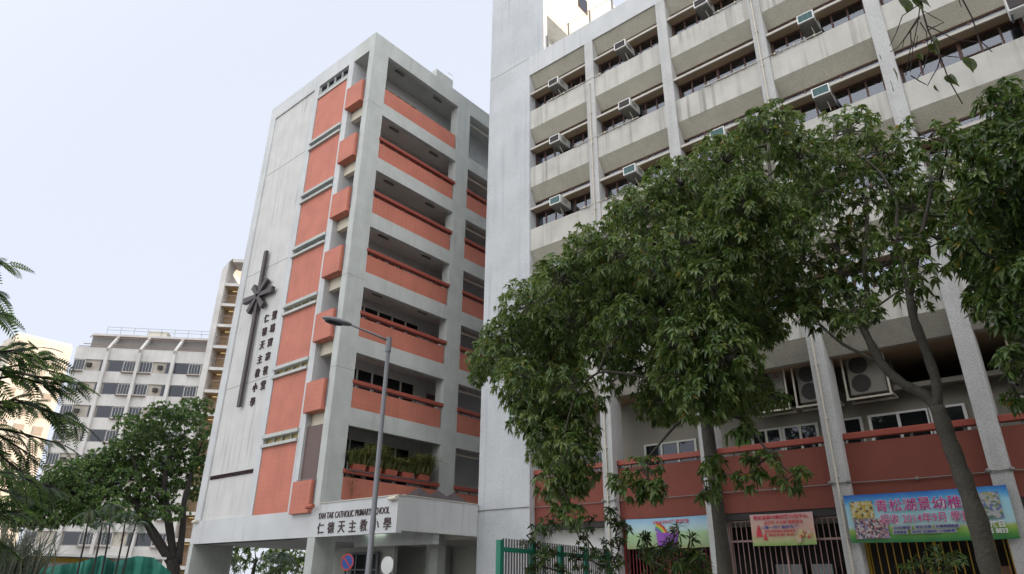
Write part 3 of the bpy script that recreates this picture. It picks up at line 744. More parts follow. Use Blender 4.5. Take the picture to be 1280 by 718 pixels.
# bigger white unit at the right edge
rt = thing('air_conditioner', 'larger white air conditioner with vertical grille at the far right of the third window row', 'air conditioner', (1.82, 20.2, 16.85), 'window air conditioners of the classroom block')
build('casing', MB().cbox(1.37, 2.17, 20.2, 20.69, 16.83, 17.5, 0.02), M['white'], rt)
g = MB()
for k in range(22): g.box(1.43+0.022*k, 1.44+0.022*k, 20.17, 20.199, 16.91, 17.43)
g.box(1.41, 1.93, 20.19, 20.198, 16.89, 17.45)
build('grille', g, M['acg'], rt)
build('bracket', MB().box(1.4, 1.45, 20.25, 20.69, 16.75, 16.828).box(2.07, 2.12, 20.25, 20.69, 16.75, 16.828), M['metal'], rt)

# ------------------------------------------------------------------ condensers over the gallery
def condenser(x0, z0, label, fans=((0.30, 0.92), (0.30, 0.36)), logo=False, wdt=1.02):
    rt = thing('condenser_unit', label, 'condenser', (x0, 21.7, z0), 'outdoor condensers hung over the first-floor gallery')
    y = 21.7
    build('casing', MB().cbox(x0, x0+wdt, y, y+0.36, z0, z0+1.22, 0.02), M['cond_shaded'], rt)
    for fx, fz in fans:
        f = build('fan_guard', MB().disc((x0+fx+0.05, y-0.005, z0+fz-0.02), 0.255, (0, 1, 0), 0.012, 28), M['dark'], rt)
        rg = MB()
        for rr in (0.08, 0.15, 0.22, 0.262):
            pts = [(x0+fx+0.05+rr*math.cos(a), y-0.016, z0+fz-0.02+rr*math.sin(a)) for a in np.linspace(0, 2*math.pi, 25)]
            rg.tube(pts, 0.006, 4)
        build('guard_ring', rg, M['acg'], f)
    fr = MB()
    for xx in (x0-0.1, x0+wdt+0.05): fr.box(xx, xx+0.05, y-0.12, y-0.07, z0-0.1, z0+1.42)
    fr.box(x0-0.12, x0+wdt+0.12, y-0.12, y-0.06, z0-0.15, z0-0.1); fr.box(x0-0.12, x0+wdt+0.12, y+0.45, y+0.51, z0-0.15, z0-0.1)
    for xx in (x0-0.1, x0+wdt+0.05): fr.box(xx, xx+0.05, y-0.06, y+0.7, z0-0.095, z0-0.05)
    build('bracket', fr, M['pipe'], rt)
    if logo:
        lg = MB()
        for k in (90, 210, 330):
            a = math.radians(k); c0 = np.array([x0+0.78, z0+1.0]); d = np.array([math.cos(a), math.sin(a)])*0.05; n = np.array([-d[1], d[0]])*0.58
            lg.prism([tuple(c0), tuple(c0+d-n), tuple(c0+2*d), tuple(c0+d+n)], 1, y-0.006, y-0.001)
        build('emblem', lg, M['rbar'], rt)
    return rt
condenser(-5.12, 6.92, 'beige twin-fan condenser between the two gallery columns, right of the pipe column')
condenser(-6.62, 6.92, 'beige twin-fan condenser half hidden behind the pipe column')
condenser(-8.05, 6.92, 'beige twin-fan condenser with a small red emblem', logo=True)
condenser(-0.95, 6.95, 'beige twin-fan condenser past the last column at right')

# ------------------------------------------------------------------ banners
def grad_mat(name, stops, z0, z1, blot=None):
    m = bpy.data.materials.new(name); m.use_nodes = True
    nt = m.node_tree; N, L = nt.nodes, nt.links; b = N['Principled BSDF']; b.inputs['Roughness'].default_value = 0.5
    pos = N.new('ShaderNodeNewGeometry'); sx = N.new('ShaderNodeSeparateXYZ'); L.new(pos.outputs['Position'], sx.inputs[0])
    n = rough(nt, 2.2, 4); L.new(pos.outputs['Position'], n.inputs['Vector'])
    r = N.new('ShaderNodeMapRange'); L.new(sx.outputs[2], r.inputs[0]); r.inputs[1].default_value = z0; r.inputs[2].default_value = z1
    mu = N.new('ShaderNodeMath'); mu.operation = 'MULTIPLY_ADD'; L.new(n.outputs[0], mu.inputs[0]); mu.inputs[1].default_value = 0.16; L.new(r.outputs[0], mu.inputs[2])
    sb = N.new('ShaderNodeMath'); sb.operation = 'SUBTRACT'; L.new(mu.outputs[0], sb.inputs[0]); sb.inputs[1].default_value = 0.08
    cr = N.new('ShaderNodeValToRGB'); e = cr.color_ramp.elements
    while len(e) < len(stops): e.new(0.5)
    for q, (p, c) in zip(e, stops): q.position = p; q.color = (*c, 1)
    L.new(sb.outputs[0], cr.inputs[0]); L.new(cr.outputs[0], b.inputs['Base Color']); return m
def photo_mat(name, cols, scale=9):
    m = bpy.data.materials.new(name); m.use_nodes = True
    nt = m.node_tree; N, L = nt.nodes, nt.links; b = N['Principled BSDF']; b.inputs['Roughness'].default_value = 0.5
    pos = N.new('ShaderNodeNewGeometry'); v = N.new('ShaderNodeTexVoronoi'); v.inputs['Scale'].default_value = scale; L.new(pos.outputs['Position'], v.inputs['Vector'])
    sp = N.new('ShaderNodeSeparateColor'); L.new(v.outputs['Color'], sp.inputs[0])
    cr = N.new('ShaderNodeValToRGB'); cr.color_ramp.interpolation = 'CONSTANT'; e = cr.color_ramp.elements
    while len(e) < len(cols): e.new(0.5)
    for i, (q, c) in enumerate(zip(e, cols)): q.position = i/len(cols); q.color = (*c, 1)
    L.new(sp.outputs[0], cr.inputs[0]); L.new(cr.outputs[0], b.inputs['Base Color']); return m
def sheet(x0, x1, z0, z1, y, sag=0.02, n=24):
    """a hung vinyl sheet: thin, rippled, slightly sagging along its edges"""
    mb = MB(); rows = 6
    for s_, yo in ((0, 0.0), (1, 0.006)):
        for j_ in range(rows+1):
            for i_ in range(n+1):
                u = i_/n; v = j_/rows
                yy = y + yo + 0.012*math.sin(u*17+v*3) + 0.008*math.sin(u*41-v*7)
                mb.v.append((x0+(x1-x0)*u, yy, z0+(z1-z0)*v - sag*math.sin(math.pi*u)))
    k = (n+1)*(rows+1)
    for j_ in range(rows):
        for i_ in range(n):
            a = j_*(n+1)+i_
            mb.f.append((a, a+1, a+n+2, a+n+1)); mb.f.append((k+a+1, k+a, k+a+n+1, k+a+n+2))
    return mb
flat = lambda nm, c: mat(nm, c, 0.5, var=0.08, vscale=5)
MAG, NAVY, WH, ORG = flat('magenta_ink', (0.50, 0.02, 0.24)), flat('navy_ink', (0.03, 0.06, 0.30)), flat('white_ink', (0.75, 0.75, 0.75)), flat('orange_ink', (0.62, 0.14, 0.04))
PNK, GRY, PUR, RED = flat('pink_ink', (0.62, 0.10, 0.28)), flat('grey_ink', (0.42, 0.42, 0.42)), flat('purple_ink', (0.26, 0.07, 0.42)), flat('red_ink', (0.55, 0.03, 0.05))
# large blue banner
bn = thing('banner', 'large blue and green enrolment banner with magenta characters, tied across two columns', 'banner', (-3.7, 20.58, 2.7))
y = 20.58
build('sheet', sheet(-5.56, -1.82, 2.74, 3.96, y), grad_mat('blue_banner_print', [(0.0, (0.02, 0.16, 0.05)), (0.12, (0.10, 0.30, 0.05)), (0.26, (0.34, 0.46, 0.10)), (0.33, (0.42, 0.62, 0.66)), (0.75, (0.30, 0.60, 0.72)), (0.86, (0.08, 0.34, 0.66)), (1.0, (0.02, 0.12, 0.46))], 2.74, 3.96), bn, smooth=True)
yt = y-0.03
hd_ = MB(); hw = MB()
for k, ch in enumerate('青松湖景幼稚園'):
    x = -4.80+k*0.335
    put_text(hw, ch, x-0.012, x+0.312, 3.47, 3.80, yt+0.008, 0.001, 0.03)
    put_text(hd_, ch, x, x+0.30, 3.48, 3.79, yt, 0.001, 0.004)
build('heading', hd_, MAG, bn); build('heading_outline', hw, WH, bn)
h2 = MB(); h2w = MB()
put_text(h2w, '招收 2014年9月 學童', -4.73, -2.68, 3.17, 3.43, yt+0.004, 0.001, 0.025)
put_text(h2, '招收 2014年9月 學童', -4.73, -2.68, 3.175, 3.425, yt-0.004, 0.001, 0.006)
build('date_outline', h2w, WH, bn); build('date_line', h2, PNK, bn)
s_ = MB(); s2 = MB()
for x0_, x1_, z_, tx in ((-4.46, -4.07, 3.04, '幼兒課程'), (-3.95, -3.6, 3.04, '新生注冊'), (-3.5, -3.0, 3.04, '外籍英語教師'), (-4.48, -4.18, 2.93, '校車服務'), (-4.05, -3.85, 2.93, '幼兒班'), (-3.8, -3.5, 2.93, '普通話班'), (-3.45, -3.1, 2.93, '小班教學')):
    s_.box(x0_-0.03, x1_+0.03, yt+0.006, yt+0.01, z_-0.015, z_+0.085)
    put_text(s2, tx, x0_, x1_, z_, z_+0.07, yt, 0.001, 0.01)
build('caption_plate', s_, GRY, bn); build('caption', s2, NAVY, bn)
gt = MB()
for (x0_, x1_, z0_, z1_) in ((-4.98, -4.74, 3.38, 3.78), (-5.36, -4.82, 3.31, 3.75)): gt.box(x0_, x1_, yt+0.0005*(x0_ > -5), yt+0.006, z0_, z1_)
build('photo_print', MB().box(-5.42, -4.86, yt, yt+0.006, 3.34, 3.78), photo_mat('yellow_photo', [(0.45, 0.32, 0.05), (0.5, 0.45, 0.2), (0.10, 0.08, 0.06), (0.55, 0.5, 0.35), (0.45, 0.30, 0.04)], 16), bn)
build('photo_print', MB().box(-5.40, -4.58, yt-0.003, yt+0.003, 2.83, 3.32), photo_mat('crowd_photo', [(0.06, 0.05, 0.06), (0.45, 0.30, 0.32), (0.25, 0.25, 0.42), (0.5, 0.45, 0.42), (0.35, 0.12, 0.12), (0.15, 0.15, 0.18)], 22), bn)
build('photo_print', MB().box(-2.62, -2.02, yt, yt+0.006, 3.2, 3.82), photo_mat('classroom_photo', [(0.4, 0.4, 0.4), (0.10, 0.20, 0.16), (0.42, 0.42, 0.42), (0.14, 0.18, 0.34), (0.36, 0.33, 0.15), (0.36, 0.38, 0.40), (0.42, 0.41, 0.40)], 15), bn)
pt = MB(); put_text(pt, '開放日', -2.5, -2.05, 3.0, 3.17, yt, 0.001, 0.03); put_text(pt, '2415 8833', -2.55, -2.02, 2.87, 2.98, yt, 0.001, 0.03)
build('phone_line', pt, WH, bn)
# pink banner
bn = thing('banner', 'small pink and green banner with red lines of characters on the pink grille', 'banner', (-7.5, 21.0, 2.7))
y = 20.95
build('sheet', sheet(-8.41, -6.57, 2.75, 3.63, y, 0.01), grad_mat('pink_banner_print', [(0, (0.22, 0.36, 0.08)), (0.18, (0.45, 0.45, 0.22)), (0.4, (0.56, 0.34, 0.26)), (0.7, (0.55, 0.36, 0.30)), (1, (0.55, 0.36, 0.36))], 2.75, 3.63), bn, smooth=True)
tx = MB(); put_text(tx, '青松湖景幼稚園暨幼兒中心', -8.3, -6.7, 3.47, 3.59, y-0.03, 0.001, 0.02); put_text(tx, '全日班 半日班 暑期招生', -8.0, -6.85, 3.33, 3.43, y-0.03, 0.001, 0.015)
put_text(tx, '學習環境優美 師資優良', -8.0, -7.1, 3.10, 3.17, y-0.03, 0.001, 0.01); put_text(tx, '歡迎參觀 查詢', -7.9, -7.15, 3.0, 3.07, y-0.03, 0.001, 0.01)
build('lettering', tx, RED, bn)
tx = MB(); put_text(tx, '二零一四年度新學年', -8.1, -7.0, 3.20, 3.29, y-0.03, 0.001, 0.02); build('lettering', tx, NAVY, bn)
tr = MB()
for xx, zz, s in ((-8.17, 3.0, 1.0), (-8.0, 2.9, 0.6)):
    for k in range(4): tr.prism([(xx-0.12*s*(1-k*0.2), zz+0.07*k*s), (xx+0.12*s*(1-k*0.2), zz+0.07*k*s), (xx, zz+(0.07*k+0.13)*s)], 1, y-0.034-0.0005*k, y-0.03)
build('tree_print', tr, RED, bn)
fg = MB()
for xx, zz in ((-6.95, 3.05), (-6.75, 3.02), (-7.05, 2.9)): fg.ell((xx, y-0.028, zz), (0.09, 0.004, 0.11), 12, 8)
build('figure_print', fg, photo_mat('figure_ink', [(0.5, 0.3, 0.1), (0.45, 0.08, 0.08), (0.5, 0.42, 0.2), (0.5, 0.4, 0.3)], 10), bn)
# rainbow banner
bn = thing('banner', 'pale blue and green banner with a rainbow and purple patch on the dark red grille', 'banner', (-11.2, 21.0, 2.7))
y = 20.95
build('sheet', sheet(-12.74, -9.77, 2.76, 3.70, y, 0.015), grad_mat('rainbow_banner_print', [(0, (0.25, 0.30, 0.12)), (0.2, (0.30, 0.42, 0.22)), (0.45, (0.32, 0.50, 0.24)), (0.6, (0.42, 0.58, 0.55)), (0.8, (0.36, 0.55, 0.66)), (1, (0.22, 0.42, 0.60))], 2.76, 3.70), bn, smooth=True)
cols = [(0.5, 0.02, 0.02), (0.55, 0.22, 0.02), (0.55, 0.5, 0.05), (0.08, 0.35, 0.08), (0.1, 0.15, 0.45), (0.25, 0.06, 0.35)]
for k, c_ in enumerate(cols):
    a = MB(); ro, ri = 0.62-k*0.045, 0.62-(k+1)*0.045; ps = []
    an = np.linspace(0.15, 1.25, 12)
    ps = [(-11.75+ro*math.cos(t), 2.98+ro*1.0*math.sin(t)) for t in an] + [(-11.75+ri*math.cos(t), 2.98+ri*math.sin(t)) for t in reversed(an)]
    a.prism(ps, 1, y-0.034, y-0.028); build('rainbow_stripe', a, flat('rainbow_ink', c_), bn)
build('purple_patch', MB().prism([(-11.55, 2.8), (-10.9, 2.76), (-10.8, 3.2), (-11.6, 3.24)], 1, y-0.036, y-0.03), PUR, bn)
tx = MB(); put_text(tx, '2014-2015年度招生', -11.7, -10.4, 3.50, 3.62, y-0.034, 0.001, 0.02); build('lettering', tx, RED, bn)
build('photo_print', MB().box(-11.1, -10.8, y-0.042, y-0.037, 3.22, 3.42), photo_mat('grey_photo', [(0.3, 0.3, 0.28), (0.42, 0.36, 0.3), (0.15, 0.15, 0.15)], 12), bn)

# ------------------------------------------------------------------ street lamp and road signs
b = at_d(463, 716, 18.0); tp = at_d(485, 427, 18.0); hd_ = at_d(420, 401, 18.0); mid = at_d(444, 405, 18.0)
bx_, by_ = (b[0]+tp[0])/2-0.02, (b[1]+tp[1])/2
lampo = thing('street_lamp', 'grey steel street lamp with a curved arm in front of the school', 'street lamp', (bx_, by_, 0.12))
build('pole', MB().tube([(bx_, by_, 0.12), (bx_, by_, 1.3), (bx_, by_, 1.32), (bx_, by_, tp[2]-0.25), (bx_, by_, tp[2])], [0.095, 0.095, 0.075, 0.056, 0.052], 14), M['metal'], lampo, smooth=True)
build('base_door', MB().box(bx_-0.05, bx_+0.05, by_-0.125, by_-0.105, 0.5, 1.0), M['metal'], lampo)
build('collar', MB().tube([(bx_, by_, tp[2]-0.3), (bx_, by_, tp[2]+0.12)], 0.078, 14), M['metal'], lampo)
dx = np.array([hd_[0]-bx_, hd_[1]-by_, 0]); L_ = np.linalg.norm(dx); dx /= L_; zt = tp[2]
arm = [np.array([bx_, by_, zt+0.02]) + dx*s + np.array([0, 0, h]) for s, h in ((0, 0), (0.25*L_, 0.14), (0.55*L_, 0.28), (0.74*L_, 0.38))]
build('arm', MB().tube(arm, [0.035, 0.032, 0.028, 0.026], 10), M['metal'], lampo, smooth=True)
ang = math.atan2(dx[1], dx[0])
Rz = np.array([[math.cos(ang), -math.sin(ang), 0], [math.sin(ang), math.cos(ang), 0], [0, 0, 1]])
tl = 0.16; Ry = np.array([[math.cos(tl), 0, -math.sin(tl)], [0, 1, 0], [math.sin(tl), 0, math.cos(tl)]])
hc = np.array([bx_, by_, zt+0.46]) + dx*(0.98*L_)
hdm = MB().ell(hc, (0.42, 0.15, 0.085), 18, 10, Rz@Ry)
ho = build('lamp_head', hdm, M['metal'], lampo, smooth=True)
build('lamp_glass', MB().ell(hc+np.array([0, 0, -0.045])+dx*0.08, (0.27, 0.12, 0.075), 14, 8, Rz@Ry), M['gdark'], ho, smooth=True)

def disc_sign(px, py, dist, r, label, front, facing):
    c = at_d(px, py, dist)
    rt = thing('road_sign', label, 'road sign', (c[0], c[1], 0.12))
    f = np.array([facing[0], facing[1], 0.0]); f /= np.linalg.norm(f)
    build('post', MB().tube([(c[0], c[1], 0.12), (c[0], c[1], c[2]+0.1)], 0.038, 10), M['metal'], rt)
    o = build('plate', MB().disc(c+f*0.06, r, f, 0.012, 32), M['white'] if not front else flat('sign_blue', (0.02, 0.08, 0.36)), rt)
    if front:
        s = np.array([-f[1], f[0], 0]); u = np.array([0, 0, 1.0])
        mb = MB(); k = len(mb.v); n = 40
        for q in range(n):
            a = 2*math.pi*q/n
            for rr in (r, r*0.8): mb.v.append(tuple(c+f*0.069+(s*math.cos(a)+u*math.sin(a))*rr))
        for q in range(n): a = 2*q; b2 = 2*((q+1) % n); mb.f.append((a, a+1, b2+1, b2))
        d1 = (s+u)/math.sqrt(2) ; d2 = (u-s)/math.sqrt(2)
        p = c+f*0.071
        mb.quad(p-d2*r*0.82-d1*r*0.1, p-d2*r*0.82+d1*r*0.1, p+d2*r*0.82+d1*r*0.1, p+d2*r*0.82-d1*r*0.1)
        build('red_ring', mb, flat('sign_red', (0.50, 0.05, 0.03)), rt)
    else:
        build('bracket', MB().disc(c+f*0.03, 0.05, f, 0.05, 10), M['metal'], rt)
    return rt
disc_sign(437, 703, 13.0, 0.14, 'blue disc sign with red ring and slash facing the road', True, (0.25, -1))
disc_sign(487, 707, 13.4, 0.15, 'pale blank round sign plate beside the lamp post', False, (0.1, -1))

# ------------------------------------------------------------------ green steel fence in front of the tower
fa = np.array([-7.93, 9.01, 0]); fb = np.array([-8.4, 13.05, 0])
fd = (fb-fa)/np.linalg.norm(fb-fa); fl_ = np.linalg.norm(fb-fa); fn = np.array([-fd[1], fd[0], 0])
fence = thing('steel_fence', 'green-railed steel fence with thin dark bars in front of the tower', 'fence', (fa[0], fa[1], 0.12))
def obox(mb, s0, s1, t0, t1, z0, z1):
    k = len(mb.v)
    for z in (z0, z1):
        for s, t in ((s0, t0), (s1, t0), (s1, t1), (s0, t1)):
            p = fa+fd*s+fn*t; mb.v.append((p[0], p[1], z))
    mb.f += [tuple(k+i for i in q) for q in ((3,2,1,0),(4,5,6,7),(0,1,5,4),(1,2,6,5),(2,3,7,6),(3,0,4,7))]
g = MB()
for z in (2.12, 0.5): obox(g, 0, fl_, -0.02, 0.02, z, z+0.07)
build('rail', g, M['green'], fence)
for s in (0.0, 1.0, 2.0, 3.0, 4.0):
    g = MB(); obox(g, s-0.045, s+0.045, -0.045, 0.045, 0.12, 2.30); build('post', g, M['green'], fence)
g = MB(); s = 0.1
while s < fl_: obox(g, s-0.011, s+0.011, -0.012, 0.012, 0.3, 2.33); s += 0.085
build('bars', g, M['fbar'], fence)

# ------------------------------------------------------------------ distant apartment block with stair tower
SC = 1.2
BO = np.array([-74.82, 28.33, 0])*SC; B1 = np.array([0.68, 0.73, 0]); B1 /= np.linalg.norm(B1); BN_ = np.array([B1[1], -B1[0], 0])
def bbox(mb, s0, s1, t0, t1, z0, z1):
    """s along the facade, t towards the street (metres, before scaling), z above eye level"""
    k = len(mb.v)
    for z in (z0, z1):
        for s, t in ((s0, t0), (s1, t0), (s1, t1), (s0, t1)):
            p = BO+B1*s*SC+BN_*t*SC; mb.v.append((p[0], p[1], max(0.0, 1.6+z*SC)))
    mb.f += [tuple(k+i for i in q) for q in ((3,2,1,0),(4,5,6,7),(0,1,5,4),(1,2,6,5),(2,3,7,6),(3,0,4,7))]; return mb
M['far'] = mat('weathered_white_wall', (0.56, 0.55, 0.53), 0.85, var=0.28, vscale=0.5, streak=0.6, streak_col=(0.33, 0.31, 0.29))
M['fart'] = mat('weathered_tan_wall', (0.44, 0.405, 0.35), 0.85, var=0.4, vscale=0.7, streak=0.6, streak_col=(0.28, 0.25, 0.22))
M['fard'] = mat('grey_window_screen', (0.22, 0.22, 0.23), 0.6, var=0.2, vscale=0.8)
M['rust'] = mat('rusty_steel', (0.26, 0.20, 0.17), 0.7, var=0.3, vscale=1.5)
apt = thing('apartment_block', 'weathered white apartment block with slanted roof fins behind the trees', 'building', tuple(BO))
build('wall', bbox(MB(), -8.5, 5.0, -9, -0.12, -2, 23.1), M['fart'], apt)
fz0 = 20.48
rows = [20.48 - 2.48*k for k in range(9)]
wb = MB()
for z in rows: bbox(wb, -8.5, 5.0, -0.118, 0.05, z-1.21, z)
bbox(wb, -8.5, 5.0, -0.118, 0.05, 21.75, 23.1)
build('white_band', wb, M['far'], apt)
for s, h in ((-5.15, 24.4), (-1.85, 24.7), (1.72, 24.4)):
    f = MB(); bbox(f, s-0.16, s+0.16, 0.051, 0.38, -1.6, 23.0)
    k = len(f.v)
    for ss in (s-0.14, s+0.14):
        for t, z in ((0.38, 23.0), (0.38, 22.6), (-1.3, 25.0), (-1.3, 24.55)):
            p = BO+B1*ss*SC+BN_*t*SC; f.v.append((p[0], p[1], 1.6+z*SC))
    f.f += [(k, k+1, k+3, k+2), (k+6, k+7, k+5, k+4), (k, k+2, k+6, k+4), (k+1, k+5, k+7, k+3), (k, k+4, k+5, k+1), (k+2, k+3, k+7, k+6)]
    build('roof_fin', f, M['far'], apt)
for z in rows:
    for kind, s0, s1 in (('d', -5.72, -5.36), ('d', -4.85, -3.40), ('o', -3.35, -2.08), ('o', -1.68, -0.35), ('d', 1.02, 1.55), ('d', 1.9, 3.35), ('o', 3.38, 4.66), ('o', -8.45, -7.25)):
        fr = bbox(MB(), s0, s1, -0.1, -0.02, z+0.02, z+1.25)
        wnd = build('window', fr, M['fard'] if kind == 'd' else M['far'], apt)
        if kind == 'o':
            g = MB(); n_ = 4
            for q in range(n_):
                a = s0+0.06+(s1-s0-0.1)*q/n_; bbox(g, a, a+(s1-s0)/n_-0.06, -0.019, -0.012, z+0.12, z+1.18)
            build('pane', g, M['gdark'], wnd)
            build('drying_rack', bbox(MB(), s0-0.02, s1+0.02, 0.051, 0.38, z-0.12, z-0.05), M['rust'], wnd)
        else:
            bbox_ = MB(); bbox(bbox_, s0+0.04, s1-0.04, -0.019, -0.014, z+0.08, z+1.2); build('pane', bbox_, M['gdark'], wnd)
acb = []
for z in rows[:5]:
    for s in (-7.0, 0.25):
        acb.append((s, z))
for q, (s, z) in enumerate(acb):
    o = build('air_conditioner', bbox(MB(), s, s+0.42, -0.11, 0.22, z+0.45, z+0.8).__class__() if False else bbox(bbox(MB(), s, s+0.42, -0.10, 0.22, z+0.45, z+0.8), s-0.03, s+0.45, -0.09, 0.24, z+0.80, z+0.84), M['dark'], apt)
rf = MB()
for t, z in ((-0.1, 23.5), (-0.9, 24.55), (-1.15, 24.8)): bbox(rf, -8.0, 5.0, t-0.07, t, z, z+0.07)
bbox(rf, -8.3, 5.0, 0.06, 0.12, 23.15, 23.22)
build('roof_edge', bbox(MB(), -8.0, 5.0, -1.9, -1.32, 24.902, 25.15), M['far'], apt)
build('pergola_rail', rf, M['rust'], apt)
build('roof_house', bbox(MB(), -8.0, 5.0, -9, -1.6, 23.1, 24.9), M['cable'], apt)
rr = MB()
for z in (25.75, 26.1): bbox(rr, -6.8, 5.0, -1.8, -1.77, z, z+0.03)
for k in range(9): bbox(rr, -6.8+k*1.45, -6.77+k*1.45, -1.8, -1.77, 25.15, 26.13)
build('roof_railing', rr, M['metal'], apt)
g = MB(); bbox(g, -2.4, -0.4, -3.0, -1.9, 24.9, 25.9); build('roof_shed', g, M['lit'], apt)
# stair tower of the block: open landings
st = MB()
bbox(st, 4.99, 5.58, -6, 0.6, -2, 31.3)
k = len(st.v)
for t in (0.6, -6):
    for s, z in ((4.99, 31.302), (5.58, 31.302), (5.58, 34.0), (5.9, 34.4), (4.99, 32.9)):
        p = BO+B1*s*SC+BN_*t*SC; st.v.append((p[0], p[1], 1.6+z*SC))
st.f += [(k, k+1, k+2, k+3, k+4), (k+9, k+8, k+7, k+6, k+5)] + [(k+i, k+5+i, k+5+(i+1) % 5, k+(i+1) % 5) for i in range(5)]
for z in [31.3-2.49*q for q in range(13)]: bbox(st, 5.582, 9.0, 0.25, 0.5, z-0.32, z)
bbox(st, 5.582, 9.0, -6, -5.6, -2, 30.6); bbox(st, 9.01, 9.3, -6, 0.5, -2, 34.0); bbox(st, 5.92, 9.0, -2.0, 0.5, 34.0, 34.4)
build('stair_tower', st, M['far'], apt)
bk = MB()
for z in [31.3-2.49*q for q in range(13)]:
    bbox(bk, 5.6, 9.0, -1.6, -1.4, z-2.48, z-0.33); bbox(bk, 5.6, 9.0, -5.55, 0.248, z-0.3, z-0.02)
build('landing_wall', bk, M['soffit'], apt)
ln = MB(); gl = MB()
for z in [31.3-2.49*q for q in range(12)]:
    bbox(ln, 5.6, 7.25, 0.05, 0.12, z-1.42, z-1.36); bbox(ln, 6.95, 7.03, 0.05, 0.13, z-2.3, z-0.4); bbox(ln, 5.6, 7.2, -0.5, -0.4, z-1.9, z-1.84)
    bbox(gl, 6.15, 6.7, -0.9, -0.8, z-0.5, z-0.42)
build('landing_rail', ln, M['rust'], apt)
build('landing_light', gl, emit_mat('stair_lamp', (1.0, 0.7, 0.12), 0.25), apt)

# sunlit tower block at the far left
cpt = at_d(21, 418, 150.0); px_ = float(cpt[0]); py_ = float(cpt[1]); zt_ = float(cpt[2])
far = thing('apartment_tower', 'cream apartment tower catching the low sun at the far left', 'building', (px_, py_, 0))
build('wall', MB().box(px_-9, px_, py_, py_+9.5, 0, zt_), mat('cream_tower_paint', (0.62, 0.55, 0.47), 0.85, var=0.2, vscale=0.4), far)
build('roof_cap', MB().box(px_-8.9, px_-0.1, py_+0.1, py_+9.3, zt_+0.002, zt_+0.5), M['far'], far)
M['fp'] = flat('faded_pane', (0.34, 0.28, 0.23))
z = zt_-5
while z > 3:
    for q in range(3):
        g = MB().box(px_+0.002, px_+0.12, py_+0.9+q*3.0, py_+2.5+q*3.0, z, z+1.5)
        wo_ = build('window', g, M['fart'], far); build('pane', MB().box(px_+0.121, px_+0.15, py_+1.0+q*3.0, py_+2.4+q*3.0, z+0.1, z+1.4), M['fp'], wo_)
    z -= 3.1

# ------------------------------------------------------------------ site left of the school: awning, stall roofs, green netting
def lift(o): return o
aw = thing('site_shed', 'low white shed with a yellow stripe under the background trees', 'shed', (-27.5, 10.0, 0))
a0 = at_d(30, 690, 30.0); a1 = at_d(205, 690, 31.0)
fa2, fd2 = fa, fd
def seg_box(mb, p, q, off0, off1, z0, z1):
    p = np.array([p[0], p[1], 0]); q = np.array([q[0], q[1], 0]); d = (q-p); n = np.array([d[1], -d[0], 0])/np.linalg.norm(d)
    k = len(mb.v)
    for z in (z0, z1):
        for e in (p+n*off0, q+n*off0, q+n*off1, p+n*off1): mb.v.append((e[0], e[1], z))
    mb.f += [tuple(k+i for i in c) for c in ((3,2,1,0),(4,5,6,7),(0,1,5,4),(1,2,6,5),(2,3,7,6),(3,0,4,7))]; return mb
zc_ = a0[2]-0.62
build('wall', seg_box(MB(), a0, a1, -3, 0.0, 0, zc_+0.5), M['far'], aw)
build('stripe', seg_box(MB(), a0, a0+(a1-a0)*0.62, 0.004, 0.06, zc_+0.32, zc_+0.46), flat('yellow_stripe', (0.55, 0.34, 0.04)), aw)
build('roof_sheet', seg_box(MB(), a0, a1, -3.2, 0.45, zc_+0.502, zc_+0.58), M['white'], aw)
# netting draped over posts: three hangs between high points
npx = [(-15, 702), (25, 706), (60, 709), (100, 703), (128, 694), (143, 703), (170, 695), (192, 697), (214, 716)]
top = [at_d(x, y, 27.0) for x, y in npx]
mb = MB(); n = 90
xs = np.linspace(0, len(top)-1, n)
for i_, t in enumerate(xs):
    k = min(int(t), len(top)-2); u = t-k; p = top[k]*(1-u)+top[k+1]*u
    for j_ in range(9):
        v = j_/8; d = np.array([p[0], p[1], 0]); d /= np.linalg.norm(d)
        w_ = (0.3*math.sin(i_*0.55+v*2)+0.12*math.sin(i_*1.7-v*4)+0.08*math.sin(i_*3.1))*(0.25+v)
        mb.v.append((p[0]-d[0]*(1.6*v*v+w_), p[1]-d[1]*(1.6*v*v+w_), p[2]*(1-v)+0.05*v))
for i_ in range(n-1):
    for j_ in range(8):
        a = i_*9+j_; mb.f.append((a, a+1, a+10, a+9))
net = build('netting', mb, mat('green_netting', (0.022, 0.19, 0.14), 0.7, var=0.5, vscale=1.6, streak=0.6, bump=0.4, bscale=14), None, smooth=True)
tag(net, 'draped green site netting below the background tree', 'netting')
sm = net.modifiers.new('thick', 'SOLIDIFY'); sm.thickness = 0.012

